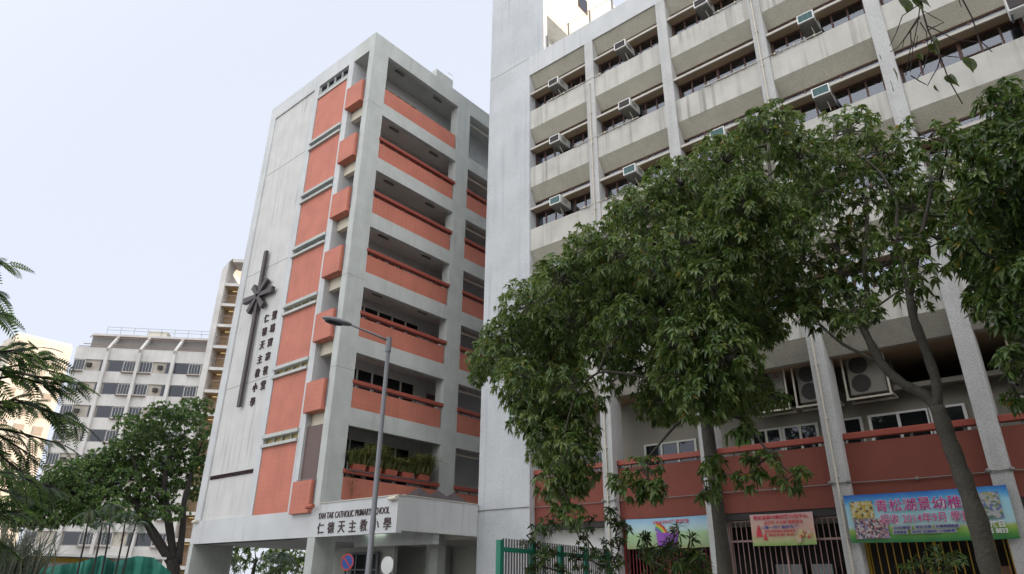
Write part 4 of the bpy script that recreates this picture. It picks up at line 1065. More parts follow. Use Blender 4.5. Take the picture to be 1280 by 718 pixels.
# ------------------------------------------------------------------ foliage tools
def leaf_cloud(P, AX, n_leaf, L, W, droop, seed, open_=(0.75, 1.75), tone_c=0.35, tone_s=0.17, yellow=0.012, curl=0.25):
    """whorls of pointed leaves: P positions (N,3), AX whorl axes (N,3)"""
    g = np.random.default_rng(seed); N = len(P)
    P = np.repeat(np.asarray(P), n_leaf, 0); A = np.repeat(np.asarray(AX), n_leaf, 0)
    A = A/np.linalg.norm(A, axis=1, keepdims=True)
    ref = np.where(np.abs(A[:, 2:3]) < 0.8, np.array([[0, 0, 1.0]]), np.array([[1.0, 0, 0]]))
    U = np.cross(A, ref); U /= np.linalg.norm(U, axis=1, keepdims=True); V = np.cross(A, U)
    M_ = len(P); k = np.tile(np.arange(n_leaf), N)
    ph = k*2.39996 + np.repeat(g.uniform(0, 6.28, N), n_leaf) + g.normal(0, 0.25, M_)
    th = open_[0] + (open_[1]-open_[0])*(k/max(1, n_leaf-1)) + g.normal(0, 0.15, M_)
    D = A*np.cos(th)[:, None] + (U*np.cos(ph)[:, None]+V*np.sin(ph)[:, None])*np.sin(th)[:, None]
    l = L*g.uniform(0.65, 1.15, M_); wd = W*g.uniform(0.8, 1.2, M_)*l/L
    S = np.cross(D, A); S /= np.linalg.norm(S, axis=1, keepdims=True)+1e-9
    tw = g.normal(0, 0.35, M_)[:, None]; NRM = np.cross(S, D); S = S*np.cos(tw)+NRM*np.sin(tw); NRM = np.cross(S, D)
    down = np.array([[0, 0, -1.0]])
    lc = l[:, None]; wc = wd[:, None]
    p0 = P + D*0.04*lc
    pm1 = P + D*0.36*lc + down*droop*0.12*lc; pm2 = P + D*0.68*lc + down*droop*0.42*lc
    p3 = P + D*1.0*lc + down*droop*0.95*lc
    fold = NRM*wc*curl
    v = np.stack([p0, pm1+S*wc*0.5+fold, pm1, pm1-S*wc*0.5+fold, pm2+S*wc*0.42+fold, pm2, pm2-S*wc*0.42+fold, p3], 1)
    f = np.array([[0, 1, 2, 2], [0, 2, 3, 3], [1, 4, 5, 2], [2, 5, 6, 3], [4, 7, 5, 5], [5, 7, 6, 6]])
    tone = np.clip(g.normal(tone_c, tone_s, M_) + np.repeat(g.normal(0, 0.17, N), n_leaf), 0.02, 0.80)
    tone = np.where(g.random(M_) < yellow, 0.97, tone)
    return v.reshape(-1, 3), f, 8, np.repeat(tone, 8)

def leaf_object(name, clouds, m, parent):
    vs = np.concatenate([c[0] for c in clouds]); tones = np.concatenate([c[3] for c in clouds])
    tri, quad, off = [], [], 0
    for v, f, n, t in clouds:
        M_ = len(v)//n; base = off + np.arange(M_)*n
        for row in f:
            if row[2] == row[3]: tri.append(base[:, None]+row[:3][None])
            else: quad.append(base[:, None]+row[None])
        off += len(v)
    tri = np.concatenate(tri) if tri else np.zeros((0, 3), int); quad = np.concatenate(quad) if quad else np.zeros((0, 4), int)
    me = bpy.data.meshes.new(name)
    me.vertices.add(len(vs)); me.vertices.foreach_set('co', (vs - parent_loc(parent)).astype(np.float32).ravel())
    nl = tri.size+quad.size; me.loops.add(nl); me.polygons.add(len(tri)+len(quad))
    me.loops.foreach_set('vertex_index', np.concatenate([tri.ravel(), quad.ravel()]).astype(np.int32))
    st_ = np.concatenate([np.arange(len(tri))*3, len(tri)*3+np.arange(len(quad))*4]).astype(np.int32)
    me.polygons.foreach_set('loop_start', st_)
    me.update(calc_edges=True); me.validate()
    me.polygons.foreach_set('use_smooth', np.ones(len(me.polygons), bool))
    a = me.attributes.new('tone', 'FLOAT', 'POINT'); a.data.foreach_set('value', tones.astype(np.float32))
    me.materials.append(m); o = bpy.data.objects.new(name, me); COL.objects.link(o)
    if parent is not None: o.parent = parent
    return o

def grow(clumps, skel, g, per, flat=0.8, shell=0.35, up=0.35):
    """whorl positions for a list of (centre, radius); returns P, AX and twig paths from the nearest limb"""
    P, AX, tw = [], [], []
    nodes = [np.array(s) for s in skel]
    order = sorted(clumps, key=lambda c: min(np.linalg.norm(c[0]-s) for s in nodes))
    for c, r in order:
        d = [np.linalg.norm(c-s)+max(0, s[2]-c[2])*0.6 for s in nodes]; s = nodes[int(np.argmin(d))]
        mid = (s*0.5+c*0.5) + np.array([g.normal(0, 0.1), g.normal(0, 0.1), 0.12*np.linalg.norm(c-s)])
        L = np.linalg.norm(c-s)
        tw.append(([s, s*0.7+mid*0.3, mid, c], [0.012+0.016*L, 0.010+0.011*L, 0.014, 0.008]))
        nodes += [mid, c]
        n = max(3, int(per*r*r))
        for q in range(n):
            u = g.normal(size=3); u /= np.linalg.norm(u); u[2] *= flat
            p = c + u*r*(shell+(1-shell)*g.random()**0.6)
            P.append(p); ax = u*0.9+np.array([0, 0, up])+g.normal(0, 0.25, 3); AX.append(ax)
            if q % 2 == 0:
                m_ = c+(p-c)*0.5+np.array([0, 0, 0.05]); tw.append(([c+(p-c)*0.1, m_, p], [0.007, 0.005, 0.003]))
    return np.array(P), np.array(AX), tw
def px_clumps(lst, Y, g, spread=1.3, k=1.0):
    out = []
    for e in lst:
        x, y, r = e[:3]; Yc = Y + (e[3] if len(e) > 3 else g.uniform(-spread, spread))
        p = at(x, y, Yc); w_ = float((p-EYE)@FW); out.append((p, k*r*w_/FOC))
    return out
def px_path(pts, Y):
    return [at(x, y, Y+(e[0] if e else 0)) for x, y, *e in pts]

LEAF = leaf_mat('glossy_leaf', [(0.0, (0.022, 0.052, 0.012)), (0.35, (0.065, 0.125, 0.024)), (0.62, (0.112, 0.195, 0.040)), (0.82, (0.19, 0.255, 0.07)), (1.0, (0.34, 0.24, 0.03))])
LEAFS = leaf_mat('small_leaf', [(0.0, (0.026, 0.060, 0.018)), (0.4, (0.070, 0.140, 0.032)), (0.8, (0.12, 0.20, 0.045)), (1.0, (0.20, 0.20, 0.04))], 0.5, 0.3)

def tree(name, label, base, trunk, limbs, clumps, m, bark, seed, per=34, n_leaf=11, L=0.20, W=0.062, droop=0.45, group=None, radii=(0.16, 0.09), flat=0.8, **kw):
    g = np.random.default_rng(seed)
    rt = thing(name, label, 'tree', tuple(base), group)
    mb = MB(); skel = []
    def limb(pts, ra, rb):
        pts = [np.array(p, float) for p in pts]; P2 = []
        for a, b_ in zip(pts[:-1], pts[1:]):
            for t in np.linspace(0, 1, 5)[:-1]: P2.append(a+(b_-a)*t)
        P2.append(pts[-1])
        for _ in range(2):
            P2 = [P2[0]]+[(P2[i-1]+2*P2[i]+P2[i+1])/4 for i in range(1, len(P2)-1)]+[P2[-1]]
        n = len(P2); rad = [ra+(rb-ra)*i/(n-1)+0.006*g.normal()*ra/0.1 for i in range(n)]
        mb.tube(P2, rad, 12); return P2
    t = limb(trunk, *radii); skel += t[len(t)//2:]
    for pts, ra, rb in limbs: skel += limb(pts, ra, rb)[2:]
    P, AX, tw = grow(clumps, skel, g, per, flat)
    for pts, rad in tw: mb.tube(pts, rad, 5, cap=False)
    build('trunk', mb, bark, rt, smooth=True)
    leaf_object('crown', [leaf_cloud(P, AX, n_leaf, L, W, droop, seed+5, **kw)], m, rt)
    return rt

# ------------------------------------------------------------------ street tree in the middle
g = np.random.default_rng(3)
Y1 = 10.95
c1 = [(960,165,42),(1000,195,36),(905,205,48),(850,235,48),(935,260,55),(800,268,46),(865,305,55),(745,310,42),(785,350,55),(705,350,45),(662,382,42),(722,400,55),(640,425,40),(612,448,30),(690,455,48),(825,380,55),(890,370,55),(950,320,50),(985,365,36),(850,440,46),(905,450,46),(955,408,30),(680,505,40),(712,525,34),(690,560,34),(722,592,28),(700,622,18),(830,500,40),(885,492,46),(935,492,34),(970,500,16),
      (655,470,26),(600,470,14),(880,280,50),(920,300,45),(840,340,45),(760,380,45),(980,260,40),(1010,230,26),(870,410,50),(795,400,34),(930,400,40),(700,420,45),(650,500,24,-0.5)]
c1 += [(682,540,38,-0.9),(712,565,38,-1.1),(728,548,26,-0.8),(700,602,32,-1.1),(722,598,22,-0.9),(716,642,18,-1.1),(660,520,30,-0.8),(712,480,38,-0.9),(640,470,30,-0.8)]
c1 += [(882,462,44,-1.3),(862,425,44,-1.4),(905,415,44,-1.3),(888,355,46,-1.4),(912,305,46,-1.3),(925,255,44,-1.2),(845,470,36,-1.2),(915,480,34,-1.2),(830,330,46,-1.4),(770,320,44,-1.2),(790,400,46,-1.3),(890,505,24,-1.0)]
c1 += [(768,442,32),(785,425,34,0.5),(752,432,34,-0.4),(765,478,16,0.3),(800,460,28,0.4),(740,500,20,-0.8)]
c1 += [(805,590,26,-1.2),(790,612,20,-1.2),(820,612,18,-1.2),(770,600,14,-1.2),(890,585,20,-0.8),(882,612,18,-0.8),(955,575,24,-0.9),(985,600,18,-0.9),(930,600,16,-0.9),(1005,590,12,-0.9),(925,535,20,-0.9)]
b1 = at(905, 716, Y1); b1[2] = 0.12
tr1 = [np.array([b1[0], b1[1], 0.0])] + px_path([(905,700),(893,600),(882,520),(880,450),(888,380),(905,310)], Y1)
lb1 = [(px_path([(881,470),(840,420),(790,370),(730,350,-0.5),(680,380,-0.8)], Y1), 0.075, 0.03),
       (px_path([(886,390),(930,330),(965,250,0.4),(960,180,0.6)], Y1), 0.065, 0.025),
       (px_path([(881,490),(800,470,-0.6),(745,462,-0.9),(715,500,-1.1),(700,570,-1.2)], Y1), 0.035, 0.008),
       (px_path([(884,430),(850,350,0.8),(820,290,1.2)], Y1), 0.06, 0.02),
       (px_path([(883,500),(845,530,-0.9),(812,570,-1.2)], Y1), 0.035, 0.012),
       (px_path([(883,520),(930,520,-0.8),(955,560,-0.9),(985,590,-0.9)], Y1), 0.035, 0.012)]
tree('street_tree', 'large street tree with drooping glossy leaves, its trunk beside the pink grille', (b1[0], b1[1], 0.12), tr1, lb1,
     px_clumps(c1, Y1, g, 1.5)+px_clumps([(x, y, r*1.05) for x, y, r, *_ in c1[:43:2]], Y1+2.6, g, 0.5)+px_clumps([(x, y, r*1.0) for x, y, r, *_ in c1[1:43:2]], Y1+4.3, g, 0.6), LEAF, M['bark'], 21, per=255, L=0.125, W=0.05, n_leaf=10, droop=0.65, open_=(0.6, 1.65), tone_c=0.62, radii=(0.125, 0.075), group='street trees in front of the classroom block')

# second street tree, forked trunk before the blue banner
Y2 = 10.9
c2 = [(1060,165,42),(1108,190,44),(1160,172,40),(1200,192,34),(1025,240,36),(1080,250,48),(1140,262,44),(1190,272,34),(1045,310,42),(1100,335,40),(1160,335,36),(1030,372,36),(1075,385,30),(1005,330,32),(1060,345,32),(1120,225,36),(1175,225,34),(1000,285,30),(1215,240,26),(1120,300,34),(990,300,24),(1050,205,30),(1180,300,30),(1070,300,34),(1055,400,16),(1095,395,14),(1010,395,18),(1200,330,24),(1130,360,18),(1008,322,32),(1018,262,32),(1028,398,22),(1000,385,24),(1150,375,20),(1060,410,16)]
b2 = at(1240, 716, Y2)
tr2 = [np.array([b2[0]+0.02, b2[1], 0.0])] + px_path([(1238,715),(1222,650),(1203,595),(1186,550),(1171,508)], Y2)
lb2 = [(px_path([(1171,510),(1155,492),(1130,482),(1103,458),(1086,425),(1076,405)], Y2), 0.078, 0.052),
       (px_path([(1078,410),(1062,380),(1050,340),(1045,290)], Y2), 0.05, 0.025), (px_path([(1080,412),(1085,380),(1080,330),(1085,260),(1075,200)], Y2), 0.055, 0.02),
       (px_path([(1171,512),(1172,480),(1158,440),(1142,400),(1137,370)], Y2), 0.072, 0.055),
       (px_path([(1137,372),(1128,330),(1120,290),(1122,250)], Y2), 0.045, 0.02), (px_path([(1137,374),(1142,345),(1150,300),(1165,240),(1160,190)], Y2), 0.055, 0.02),
       (px_path([(1098,452),(1050,430),(1020,400)], Y2), 0.03, 0.015), (px_path([(1118,245),(1100,215),(1082,200)], Y2), 0.03, 0.012)]
tree('street_tree', 'slimmer street tree whose trunk forks in two before the large blue banner', (b2[0], b2[1], 0.12), tr2, lb2,
     px_clumps(c2, Y2, g, 1.2)+px_clumps([(x, y, r*0.95) for x, y, r, *_ in c2[::6]], Y2+2.4, g, 0.5)+px_clumps([(x, y, r*0.9) for x, y, r, *_ in c2[1::5]], Y2+4.2, g, 0.6), LEAF, M['bark'], 33, per=150, L=0.125, W=0.05, n_leaf=10, droop=0.65, open_=(0.6, 1.65), tone_c=0.62, radii=(0.125, 0.10), group='street trees in front of the classroom block')

# third tree, trunk out of the frame on the right
Y3 = 9.6
c3 = [(1262,130,36),(1238,180,34),(1285,195,50),(1245,240,46),(1290,285,50),(1255,325,44),(1228,375,26),(1275,390,40),(1268,450,24),(1272,495,14),(1300,240,60),(1320,340,60),(1340,160,70),(1380,280,80),(1360,420,60),(1400,150,80),(1420,380,80),(1215,300,26),(1222,260,26),(1245,290,44),(1240,350,36),(1210,330,18),(1225,215,26),(1280,340,44),(1270,240,46)]
c3 = [(x+ (6 if x > 1300 else 0), y, r) for x, y, r in c3]
p3 = at(1390, 716, Y3)
tr3 = [np.array([p3[0], p3[1], 0.0])] + px_path([(1385,600),(1375,480),(1365,380),(1350,300)], Y3)
lb3 = [(px_path([(1362,380),(1310,300),(1260,240)], Y3), 0.07, 0.02), (px_path([(1352,310),(1330,200),(1280,150)], Y3), 0.06, 0.02), (px_path([(1366,400),(1300,380),(1250,350)], Y3), 0.05, 0.02), (px_path([(1370,430),(1300,430),(1272,480)], Y3), 0.04, 0.012)]
tree('street_tree', 'dense dark street tree reaching in from the right edge, its trunk out of view', (p3[0], p3[1], 0.12), tr3, lb3,
     px_clumps(c3, Y3, g, 1.0)+px_clumps(c3[::2], Y3+2.4, g, 0.5)+px_clumps(c3[1::2], Y3+4.4, g, 0.5), LEAF, M['bark'], 45, per=260, W=0.052, n_leaf=10, droop=0.65, open_=(0.6, 1.65), tone_c=0.42, radii=(0.17, 0.11), group='street trees in front of the classroom block', L=0.13)

# two unseen trees added to the same row, beyond the right edge, for shade
for k_, (tx_, ty_) in enumerate(((5.2, 10.4), (9.6, 10.8))):
    gk = np.random.default_rng(200+k_); base = np.array([tx_, ty_, 0.0])
    cl_ = [(base+np.array([gk.uniform(-2.8, 2.8), gk.uniform(-3.2, 2.8), gk.uniform(4.2, 9.0)]), gk.uniform(0.7, 1.05)) for _ in range(34)]
    tree('street_tree', ('unseen street tree added for shade, first beyond the right edge', 'unseen street tree added for shade, second beyond the right edge')[k_], (tx_, ty_, 0.12),
         [base, base+np.array([0.05, 0, 2.0]), base+np.array([0.15, 0.1, 4.5])], [], cl_, LEAF, M['bark'], 300+k_, per=45, radii=(0.17, 0.12),
         group='street trees in front of the classroom block', n_leaf=9, L=0.21, W=0.08)

# ------------------------------------------------------------------ background tree left of the school
D4 = 43.0
def at4(x, y, dd=0.0): return at_d(x, y, D4+dd)
c4 = [(245,510,24),(262,540,22),(225,525,30),(195,545,34),(165,560,34),(235,560,30),(200,580,36),(135,578,34),(105,600,36),(160,600,36),(70,605,30),(85,635,32),(125,625,34),(45,630,26),(190,620,34),(225,600,30),(250,580,22),(150,640,26),(60,650,22),(30,630,30),(55,615,34),(15,650,28),(95,620,34),(70,645,26),(120,585,30),(85,590,26),(40,650,24),(110,640,26),(150,585,28),(170,530,26),(205,515,22),(250,620,16),(30,610,20),(110,650,20),(180,645,18),(262,575,12),(215,640,20)]
cl4 = []
for x, y, r in c4:
    p = at4(x, y, g.uniform(-2, 2)); cl4.append((p, 1.0*r*float((p-EYE)@FW)/FOC))
b4 = at4(217, 718); 
tr4 = [np.array([b4[0], b4[1], 0.0]), at4(217, 716), at4(216, 700)]
lb4 = [([at4(216,705), at4(190,665), at4(172,632), at4(150,615), at4(125,600)], 0.27, 0.09), ([at4(218,706), at4(212,660), at4(206,625), at4(205,600), at4(212,570), at4(230,545)], 0.23, 0.08),
       ([at4(222,706), at4(229,660), at4(229,630), at4(240,590), at4(250,560)], 0.20, 0.07), ([at4(172,632), at4(175,600), at4(165,570)], 0.12, 0.05), ([at4(205,630), at4(180,600), at4(165,590)], 0.12, 0.05), ([at4(150,616), at4(100,625), at4(70,625)], 0.1, 0.04)]
tree('spreading_tree', 'spreading dark green tree with a forked trunk left of the school', (b4[0], b4[1], 0), tr4, lb4, cl4, LEAFS, M['barkd'], 57,
     per=75, n_leaf=9, L=0.19, W=0.105, droop=0.25, radii=(0.36, 0.33), flat=0.5, tone_c=0.5, yellow=0.004, open_=(0.5, 1.7))

gk = np.random.default_rng(400); base = np.array([-45.0, 26.0, 0.0])
tree('dark_tree', 'low dark tree glimpsed through the open ground floor of the school', (-45, 26, 0), [base, base+np.array([0.1, 0, 1.5]), base+np.array([0.2, 0.1, 3.0])], [],
     [(base+np.array([gk.uniform(-3, 3), gk.uniform(-3.5, 3.5), gk.uniform(0.6, 4.5)]), gk.uniform(0.8, 1.2)) for _ in range(26)], LEAFS, M['barkd'], 401, per=45, radii=(0.15, 0.1), n_leaf=8, L=0.26, W=0.12)

# ------------------------------------------------------------------ feathery-leaved tree reaching in from the left
D5 = 6.5
def at5(x, y, dd=0.0): return at_d(x, y, D5+dd)
FEA = leaf_mat('feather_leaf', [(0, (0.014, 0.040, 0.018)), (0.5, (0.085, 0.165, 0.045)), (1, (0.16, 0.28, 0.06))], 0.45, 0.5)
p5 = at5(-160, 716); ft = thing('feathery_tree', 'tree with fern-like compound leaves hanging in from the left edge', 'tree', (p5[0], p5[1], 0))
mb = MB(); lv = MB(); tn = []
mb.tube([(p5[0], p5[1], 0), at5(-165, 600), at5(-160, 450), at5(-150, 330)], [0.13, 0.12, 0.1, 0.06], 10)
fr5 = np.random.default_rng(8)
def frond(base, d, Lr, npair, ll):
    d = d/np.linalg.norm(d); pts = []
    for q in range(npair+1):
        s = q/npair; pts.append(base + d*Lr*s + np.array([0, 0, -0.33*Lr*s*s]))
    mb_ = []
    mb.tube(pts[::3]+[pts[-1]], 0.0025, 4, cap=False)
    sd = np.cross(d, [0, 0, 1.0]); sd /= np.linalg.norm(sd)
    roll = fr5.normal(0, 0.5); nrm = np.cross(sd, d); sd = sd*math.cos(roll)+nrm*math.sin(roll)
    tv = fr5.uniform(0.1, 0.75)
    for q in range(2, npair+1):
        s = q/npair; l = ll*(0.55+0.9*math.sin(math.pi*min(1, 0.15+0.8*s)))*0.85
        t = pts[q]-pts[q-1]; t /= np.linalg.norm(t)
        for sg in (-1, 1):
            e = sd*sg*0.93 + t*0.38 + np.array([0, 0, -0.12]); e /= np.linalg.norm(e)
            w = np.cross(e, np.cross(sd, t)); w = t*l*0.17
            a = pts[q]; k = len(lv.v)
            lv.v += [tuple(a), tuple(a+e*l*0.45+w), tuple(a+e*l), tuple(a+e*l*0.45-w)]; lv.f.append((k, k+1, k+2, k+3)); tn.extend([min(1, max(0, tv+fr5.normal(0, 0.1)))]*4)
def spray(path, nf, Lr=0.34, dd=0.0):
    P2 = [at5(x, y, dd+fr5.uniform(-0.15, 0.15)) for x, y in path]
    mb.tube(P2, [0.016-0.010*i/(len(P2)-1) for i in range(len(P2))], 6, cap=False)
    for q in range(nf):
        s = (0.25+0.75*(q+0.5)/nf)*(len(P2)-1); k = min(int(s), len(P2)-2); u = s-k
        b_ = P2[k]*(1-u)+P2[k+1]*u; t = P2[k+1]-P2[k]; t /= np.linalg.norm(t)
        sd = np.cross(t, [0, 0, 1.0]); sd /= np.linalg.norm(sd)+1e-9
        d = t*0.8 + sd*(0.75 if q % 2 else -0.75) + np.array([0, 0, fr5.uniform(-0.5, 0.3)]) + fr5.normal(0, 0.3, 3)
        frond(b_, d, Lr*fr5.uniform(0.7, 1.15), 11, 0.054)
    frond(P2[-1], P2[-1]-P2[-2], Lr, 11, 0.054)
for path, nf, dd in (([(-150,340),(-60,325),(-10,322),(8,330)], 5, 0), ([(-150,350),(-60,350),(-15,360),(-5,370)], 4, 0.2), ([(-150,380),(-60,390),(-20,385),(2,392)], 4, -0.2),
                     ([(-150,480),(-50,450),(10,440),(60,450)], 12, 0), ([(-150,500),(-50,480),(20,470),(70,485)], 12, 0.3), ([(-150,540),(-50,510),(20,500),(80,520)], 12, -0.3), ([(-150,480),(-40,470),(30,455),(85,470)], 8, 0.5),
                     ([(-150,560),(-60,540),(0,545),(40,570)], 8, 0.4), ([(-150,600),(-60,575),(-10,560),(25,590)], 8, -0.2), ([(-150,640),(-60,600),(0,590),(70,610)], 10, -0.5),
                     ([(-150,470),(-40,455),(40,470),(95,480)], 9, 0.2), ([(-150,520),(-40,500),(40,505),(100,530)], 9, 0.0), ([(-150,560),(-40,530),(20,540),(75,555)], 8, 0.3), ([(-150,450),(-60,440),(0,440),(45,435)], 7, -0.2), ([(-150,640),(-60,620),(0,612),(40,625)], 8, 0.1), ([(-150,660),(-60,650),(-10,640),(20,640)], 7, 0.3), ([(-150,700),(-60,680),(-20,672),(0,680)], 6, 0)):
    spray(path, int(nf*2.0), 0.20, dd)
build('trunk', mb, M['barkd'], ft)
o = build('crown', lv, FEA, ft); set_tone(o, tn)

# ------------------------------------------------------------------ slender palms, grassy clump, shrubs
PALM = leaf_mat('palm_leaf', [(0, (0.02, 0.045, 0.02)), (0.6, (0.045, 0.085, 0.035)), (1, (0.20, 0.15, 0.07))], 0.5, 0.25)
def palm(x, y, dist, label, seed, xb, scale=1.0):
    gr = np.random.default_rng(seed)
    tp = at_d(x, y, dist); bs = at_d(xb, 716, dist); rt = thing('slender_palm', label, 'palm', (bs[0], bs[1], 0), 'slender palms by the green netting')
    build('trunk', MB().tube([(bs[0], bs[1], 0), tuple(bs*0.5+tp*0.5), tuple(tp)], [0.032, 0.028, 0.024], 8), M['barkd'], rt)
    lv = MB(); tn = []
    for q in range(7):
        a = q*2.4+gr.uniform(-.2, .2); d = np.array([math.cos(a), math.sin(a), gr.uniform(0.1, 1.0)]); d /= np.linalg.norm(d)
        L = gr.uniform(0.5, 0.85)*scale; pts = [tp + d*L*s + np.array([0, 0, -1.1*L*s*s]) for s in np.linspace(0, 1, 15)]
        sd = np.cross(d, [0, 0, 1.0]); sd /= np.linalg.norm(sd); tv = gr.uniform(0.1, 0.7) if q < 9 else 0.95
        for i in range(1, 15):
            t = pts[i]-pts[i-1]; t /= np.linalg.norm(t)
            for sg in (-1, 1):
                e = sd*sg*0.7+t*0.6+np.array([0, 0, -0.45]); e /= np.linalg.norm(e); l = 0.26*scale*(1-0.5*i/15); w = t*0.02; p = pts[i]; k = len(lv.v)
                lv.v += [tuple(p-w), tuple(p+w), tuple(p+e*l+w*0.3)]; lv.f.append((k, k+1, k+2)); tn += [tv]*3
    o = build('fronds', lv, PALM, rt); set_tone(o, tn)
palm(112, 640, 26.0, 'leftmost slender palm stem leaning right over the netting', 1, 99)
palm(128, 655, 25.5, 'short slender palm with a brown hanging frond', 2, 117)
palm(140, 632, 26.5, 'tallest slender palm behind the netting peak', 3, 131)
palm(158, 645, 26.0, 'slender palm in the middle of the tight palm group', 4, 146)
palm(170, 655, 25.6, 'slender palm leaning right beside the forked tree', 5, 152)
# plants seen through the open ground floor of the school
for k, (x, z_, l_) in enumerate(((-32.6, 3.0, 'dark palm seen through the open ground floor, nearer the left fin wall'), (-30.3, 3.2, 'dark palm seen through the open ground floor, nearer the middle column'))):
    gr = np.random.default_rng(90+k); Yp = 30.0 if k else 28.0; tp = np.array([x*1.32, Yp-5, z_])
    rt = thing('potted_palm', l_, 'palm', (tp[0], tp[1], 0))
    build('trunk', MB().tube([(tp[0], tp[1], 0), (tp[0]+0.1, tp[1], 1.8), tuple(tp)], [0.07, 0.06, 0.04], 8), M['barkd'], rt)
    lv = MB(); tn = []
    for q in range(12):
        a = q*2.4; d = np.array([math.cos(a), math.sin(a), gr.uniform(0.2, 0.9)]); d /= np.linalg.norm(d); L = gr.uniform(1.2, 1.9)
        pts = [tp + d*L*s + np.array([0, 0, -1.2*L*s*s]) for s in np.linspace(0, 1, 14)]; sd = np.cross(d, [0, 0, 1.0]); sd /= np.linalg.norm(sd)
        for i in range(1, 14):
            t = pts[i]-pts[i-1]; t /= np.linalg.norm(t)
            for sg in (-1, 1):
                e = sd*sg*0.7+t*0.6+np.array([0, 0, -0.45]); e /= np.linalg.norm(e); w = t*0.055; p = pts[i]; kk = len(lv.v)
                lv.v += [tuple(p-w), tuple(p+w), tuple(p+e*0.45)]; lv.f.append((kk, kk+1, kk+2)); tn += [gr.random()*0.6]*3
    o = build('fronds', lv, PALM, rt); set_tone(o, tn)
# grey-green grassy clump at the lower left corner
mb = MB(); tn = []; gr = np.random.default_rng(14); bc = at_d(-2, 716, 22.0)
for q in range(900):
    p = bc*np.array([1, 1, 0]) + np.array([gr.normal(0, 0.45), gr.normal(0, 0.45), 0]); h = gr.uniform(1.2, 3.3); d = np.array([gr.normal(0, 0.35), gr.normal(0, 0.35), 0])
    a = gr.uniform(0, 6.28); s = np.array([math.cos(a), math.sin(a), 0])*0.02
    p1 = p+d*0.3+np.array([0, 0, h*0.7]); p2 = p+d*1.2+np.array([0, 0, h*gr.uniform(0.85, 1.0)]); k = len(mb.v)
    mb.v += [tuple(p-s), tuple(p+s), tuple(p1+s), tuple(p1-s), tuple(p2)]; mb.f += [(k, k+1, k+2, k+3), (k+3, k+2, k+4)]; tn += [gr.random()]*5
o = build('bamboo_clump', mb, leaf_mat('bamboo_leaf', [(0, (0.06, 0.075, 0.05)), (0.6, (0.10, 0.12, 0.08)), (1, (0.17, 0.18, 0.12))], 0.6, 0.3)); set_tone(o, tn)
tag(o, 'grey-green grassy clump in the lower left corner', 'plant')

def shrub(label, lst, Y, seed, L=0.1, W=0.035, per=90, n_leaf=7, name='shrub', ln=None, **kw):
    gr = np.random.default_rng(seed); cl = px_clumps(lst, Y, gr, 0.35)
    c = np.mean([p for p, r in cl], 0); rt = thing(name, label, 'shrub', (c[0], c[1], 0.12), 'shrubs by the ground-floor grilles')
    mb = MB(); base = np.array([c[0], c[1], 0.12]); nodes = [base, base+np.array([0, 0, 0.6])]
    P, AX, tw = grow(cl, nodes, gr, per*3.5, shell=0.1)
    for pts, rad in tw: mb.tube(pts, [min(r, 0.02) for r in rad], 5, cap=False)
    mb.tube(nodes, [0.03, 0.02], 6)
    build('stems', mb, M['twig'], rt)
    leaf_object('foliage', [leaf_cloud(P, AX, n_leaf, L, W, 0.35, seed+1, **kw)], LEAF, rt)
shrub('fine-leaved shrub spilling over the left end of the green fence', [(675,660,16),(690,655,14),(662,680,14),(680,695,16),(668,710,16),(690,690,12),(700,715,14)], 9.9, 61, 0.09, 0.032, 100)
shrub('airy shrub over the middle of the green fence', [(712,655,16),(725,675,14),(745,690,16),(735,662,10),(722,700,16),(755,710,16),(740,650,8)], 10.6, 62, 0.085, 0.03, 90)
shrub('dark shrub in front of the narrow column at the fence end', [(770,655,14),(776,675,10),(760,680,10),(765,640,10),(782,660,8),(768,700,14)], 11.0, 63, 0.10, 0.036, 110)
shrub('lance-leaved shrub before the dark red grille', [(810,690,14),(835,685,16),(850,700,18),(870,695,16),(880,710,14),(820,712,16),(850,665,9),(800,670,10),(862,672,8)], 11.4, 64, 0.17, 0.032, 90, 8)
shrub('low leafy shrub behind the yellow grille', [(1170,690,12),(1150,700,12),(1195,700,12),(1180,712,14),(1130,712,10)], 19.8, 65, 0.16, 0.05, 60)

# unseen block added along the street on the right to stop the low sun
nbb = thing('shading_neighbour_block', 'plain unseen concrete block added beside the classroom block to shade the street', 'building', (40, 24, 0))
build('wall', MB().box(13.6, 75, 21.0, 38, 0, 30), M['conc'], nbb)
build('parapet', MB().box(13.5, 75.1, 20.9, 38.1, 30.002, 31), M['paint'], nbb)
for r_i in range(8):
    for c_i in range(10):
        o_ = build('window', MB().box(15+c_i*6, 19+c_i*6, 20.9, 21.0, 3.2+r_i*3.3, 4.7+r_i*3.3), M['frame'], nbb)
        build('pane', MB().box(15.1+c_i*6, 18.9+c_i*6, 20.87, 20.899, 3.3+r_i*3.3, 4.6+r_i*3.3), M['gdark'], o_)
# unseen block added behind the camera to shade the lower right of the street
opp = thing('shading_building', 'unseen pale building added across the road to shade the classroom block', 'building', (14, -20, 0))
build('wall', MB().box(-9, 75, -28, -10, 0, 22.0), M['pebble'], opp)
build('parapet', MB().box(-9.2, 75.2, -28.2, -9.8, 22.002, 22.9), M['far'], opp)
for r_i in range(6):
    for c_i in range(9):
        o_ = build('window', MB().box(-4.5+c_i*5, -1.7+c_i*5, -10.0, -9.9, 1.2+r_i*3.5, 3.0+r_i*3.5), M['far'], opp)
        build('pane', MB().box(-4.4+c_i*5, -1.8+c_i*5, -9.899, -9.88, 1.3+r_i*3.5, 2.9+r_i*3.5), M['gdark'], o_)

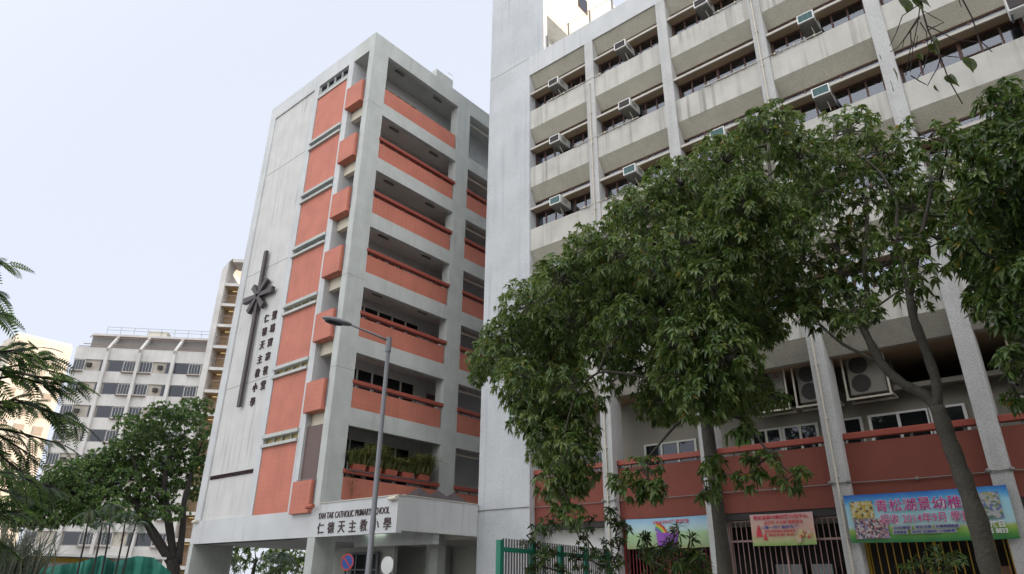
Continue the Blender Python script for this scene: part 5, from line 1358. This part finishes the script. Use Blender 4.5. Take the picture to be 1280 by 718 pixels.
# ------------------------------------------------------------------ bare twigs with heart leaves hanging in at the top right
D6 = 4.6
def at6(x, y, dd=0.0): return at_d(x, y, D6+dd)
tp6 = at6(1330, -260)
hb = thing('hanging_branch_tree', 'leafless twigs with a few heart-shaped leaves hanging at top right, unseen crown added for shade', 'tree', (2.6, 2.6, 0))
mb = MB()
mb.tube([(2.6, 2.6, 0), (2.5, 2.7, 2.5), (2.2, 3.0, 4.6), tuple(at6(1290, -330)), tuple(at6(1150, -120)), tuple(at6(1148, -20))], [0.12, 0.1, 0.08, 0.04, 0.015, 0.008], 10)
mb.tube([tuple(at6(1290, -330)), tuple(at6(1215, -100)), tuple(at6(1198, -10)), tuple(at6(1215, 22)), tuple(at6(1224, 50)), tuple(at6(1240, 65))], [0.02, 0.01, 0.006, 0.005, 0.004, 0.003], 6)
tw6 = [[(1150,-20),(1152,10),(1160,38),(1168,55),(1178,78),(1186,100),(1203,130)], [(1150,8),(1147,30),(1141,60),(1138,90)], [(1149,20),(1133,45),(1122,60),(1113,65)], [(1150,5),(1128,20),(1120,42),(1112,58)],
       [(1158,32),(1175,40),(1195,50),(1225,53)], [(1160,38),(1180,28),(1168,22),(1155,14)], [(1150,22),(1140,36),(1130,50),(1128,60)], [(1138,38),(1139,55),(1132,95)], [(1139,50),(1145,60),(1147,45)], [(1165,50),(1155,85),(1146,100)],
       [(1176,70),(1172,85),(1166,95),(1159,108)], [(1150,28),(1158,40),(1160,60)], [(1196,-10),(1200,5),(1202,9)], [(1168,68),(1178,70),(1200,72)], [(1139,95),(1150,102),(1158,106)]]
for q, path in enumerate(tw6):
    pts = [at6(x, y, 0.04*math.sin(q*1.7+i)) for i, (x, y) in enumerate(path)]; r0_ = 0.007 if q == 0 else 0.0042
    mb.tube(pts, [r0_*(1-0.55*i/len(pts)) for i in range(len(pts))], 6, cap=False)
build('trunk', mb, M['twig'], hb)
gh = np.random.default_rng(77)
cl6 = [(np.array([gh.uniform(0.9, 8.5), gh.uniform(-1.5, 5.0), gh.uniform(6.6, 11.0)]), gh.uniform(0.8, 1.2)) for _ in range(34)]  # unseen overhead crown, added to shade the lower right of the street
P6, A6, t6 = grow(cl6, [np.array([2.2, 3.0, 4.6]), np.array([3.0, 2.0, 6.0])], gh, 40)
HL = leaf_mat('heart_leaf', [(0, (0.035, 0.04, 0.015)), (0.5, (0.09, 0.16, 0.02)), (1, (0.16, 0.24, 0.03))], 0.4, 0.4)
leaf_object('crown', [leaf_cloud(P6, A6, 7, 0.24, 0.19, 0.5, 79)], HL, hb)
mt6 = MB()
for pts, rad in t6: mt6.tube(pts, rad, 5, cap=False)
build('limbs', mt6, M['twig'], hb)
def heart(c, s, an, tilt, tone):
    pr = [(0, 0), (0.28, 0.10), (0.5, -0.05), (0.52, -0.35), (0.36, -0.65), (0.14, -0.92), (0, -1.25)]
    prof = pr + [(-x, y) for x, y in reversed(pr[1:-1])]
    lv = MB(); k = 0
    ca, sa = math.cos(an), math.sin(an)
    r = RT; u = UP; f = FW
    ctr = None
    def P(x, y):
        X = x*ca-y*sa; Yv = x*sa+y*ca
        return tuple(np.array(c)+ _r0*X*s*math.cos(tilt) + np.array([0, 0, 1.0])*Yv*s + np.array([FW[0], FW[1], 0])*(X*math.sin(tilt)+0.25*abs(x))*s)
    mid = [(0, 0.0), (0, -0.35), (0, -0.8)]
    lv.v = [P(x, y) for x, y in prof]; n = len(prof)
    lv.v.append(P(0, -0.4)); lv.f = [(i, (i+1) % n, n) for i in range(n)]
    o = build('leaf', lv, HL, hb); set_tone(o, [tone if i % 3 else tone*0.4 for i in range(n+1)])
for x, y, s, an, ti, tn_ in ((1166,58,0.075,0.3,0.3,0.6), (1172,52,0.06,-0.9,0.5,0.4), (1149,70,0.045,0.2,0.2,0.7), (1186,97,0.07,0.5,0.1,0.6), (1213,76,0.085,-0.15,0.2,0.7), (1121,94,0.09,-0.6,0.9,0.7), (1115,108,0.07,-0.5,1.0,0.5),
                            (1134,2,0.10,-0.3,0.3,0.6), (1146,0,0.09,0.2,0.4,0.8), (1150,-6,0.09,0.7,0.5,0.5), (1168,110,0.04,0.9,0.6,0.6), (1100,72,0.035,0.7,0.9,0.4)):
    heart(at6(x, y-3), s*1.25, an, ti, tn_)
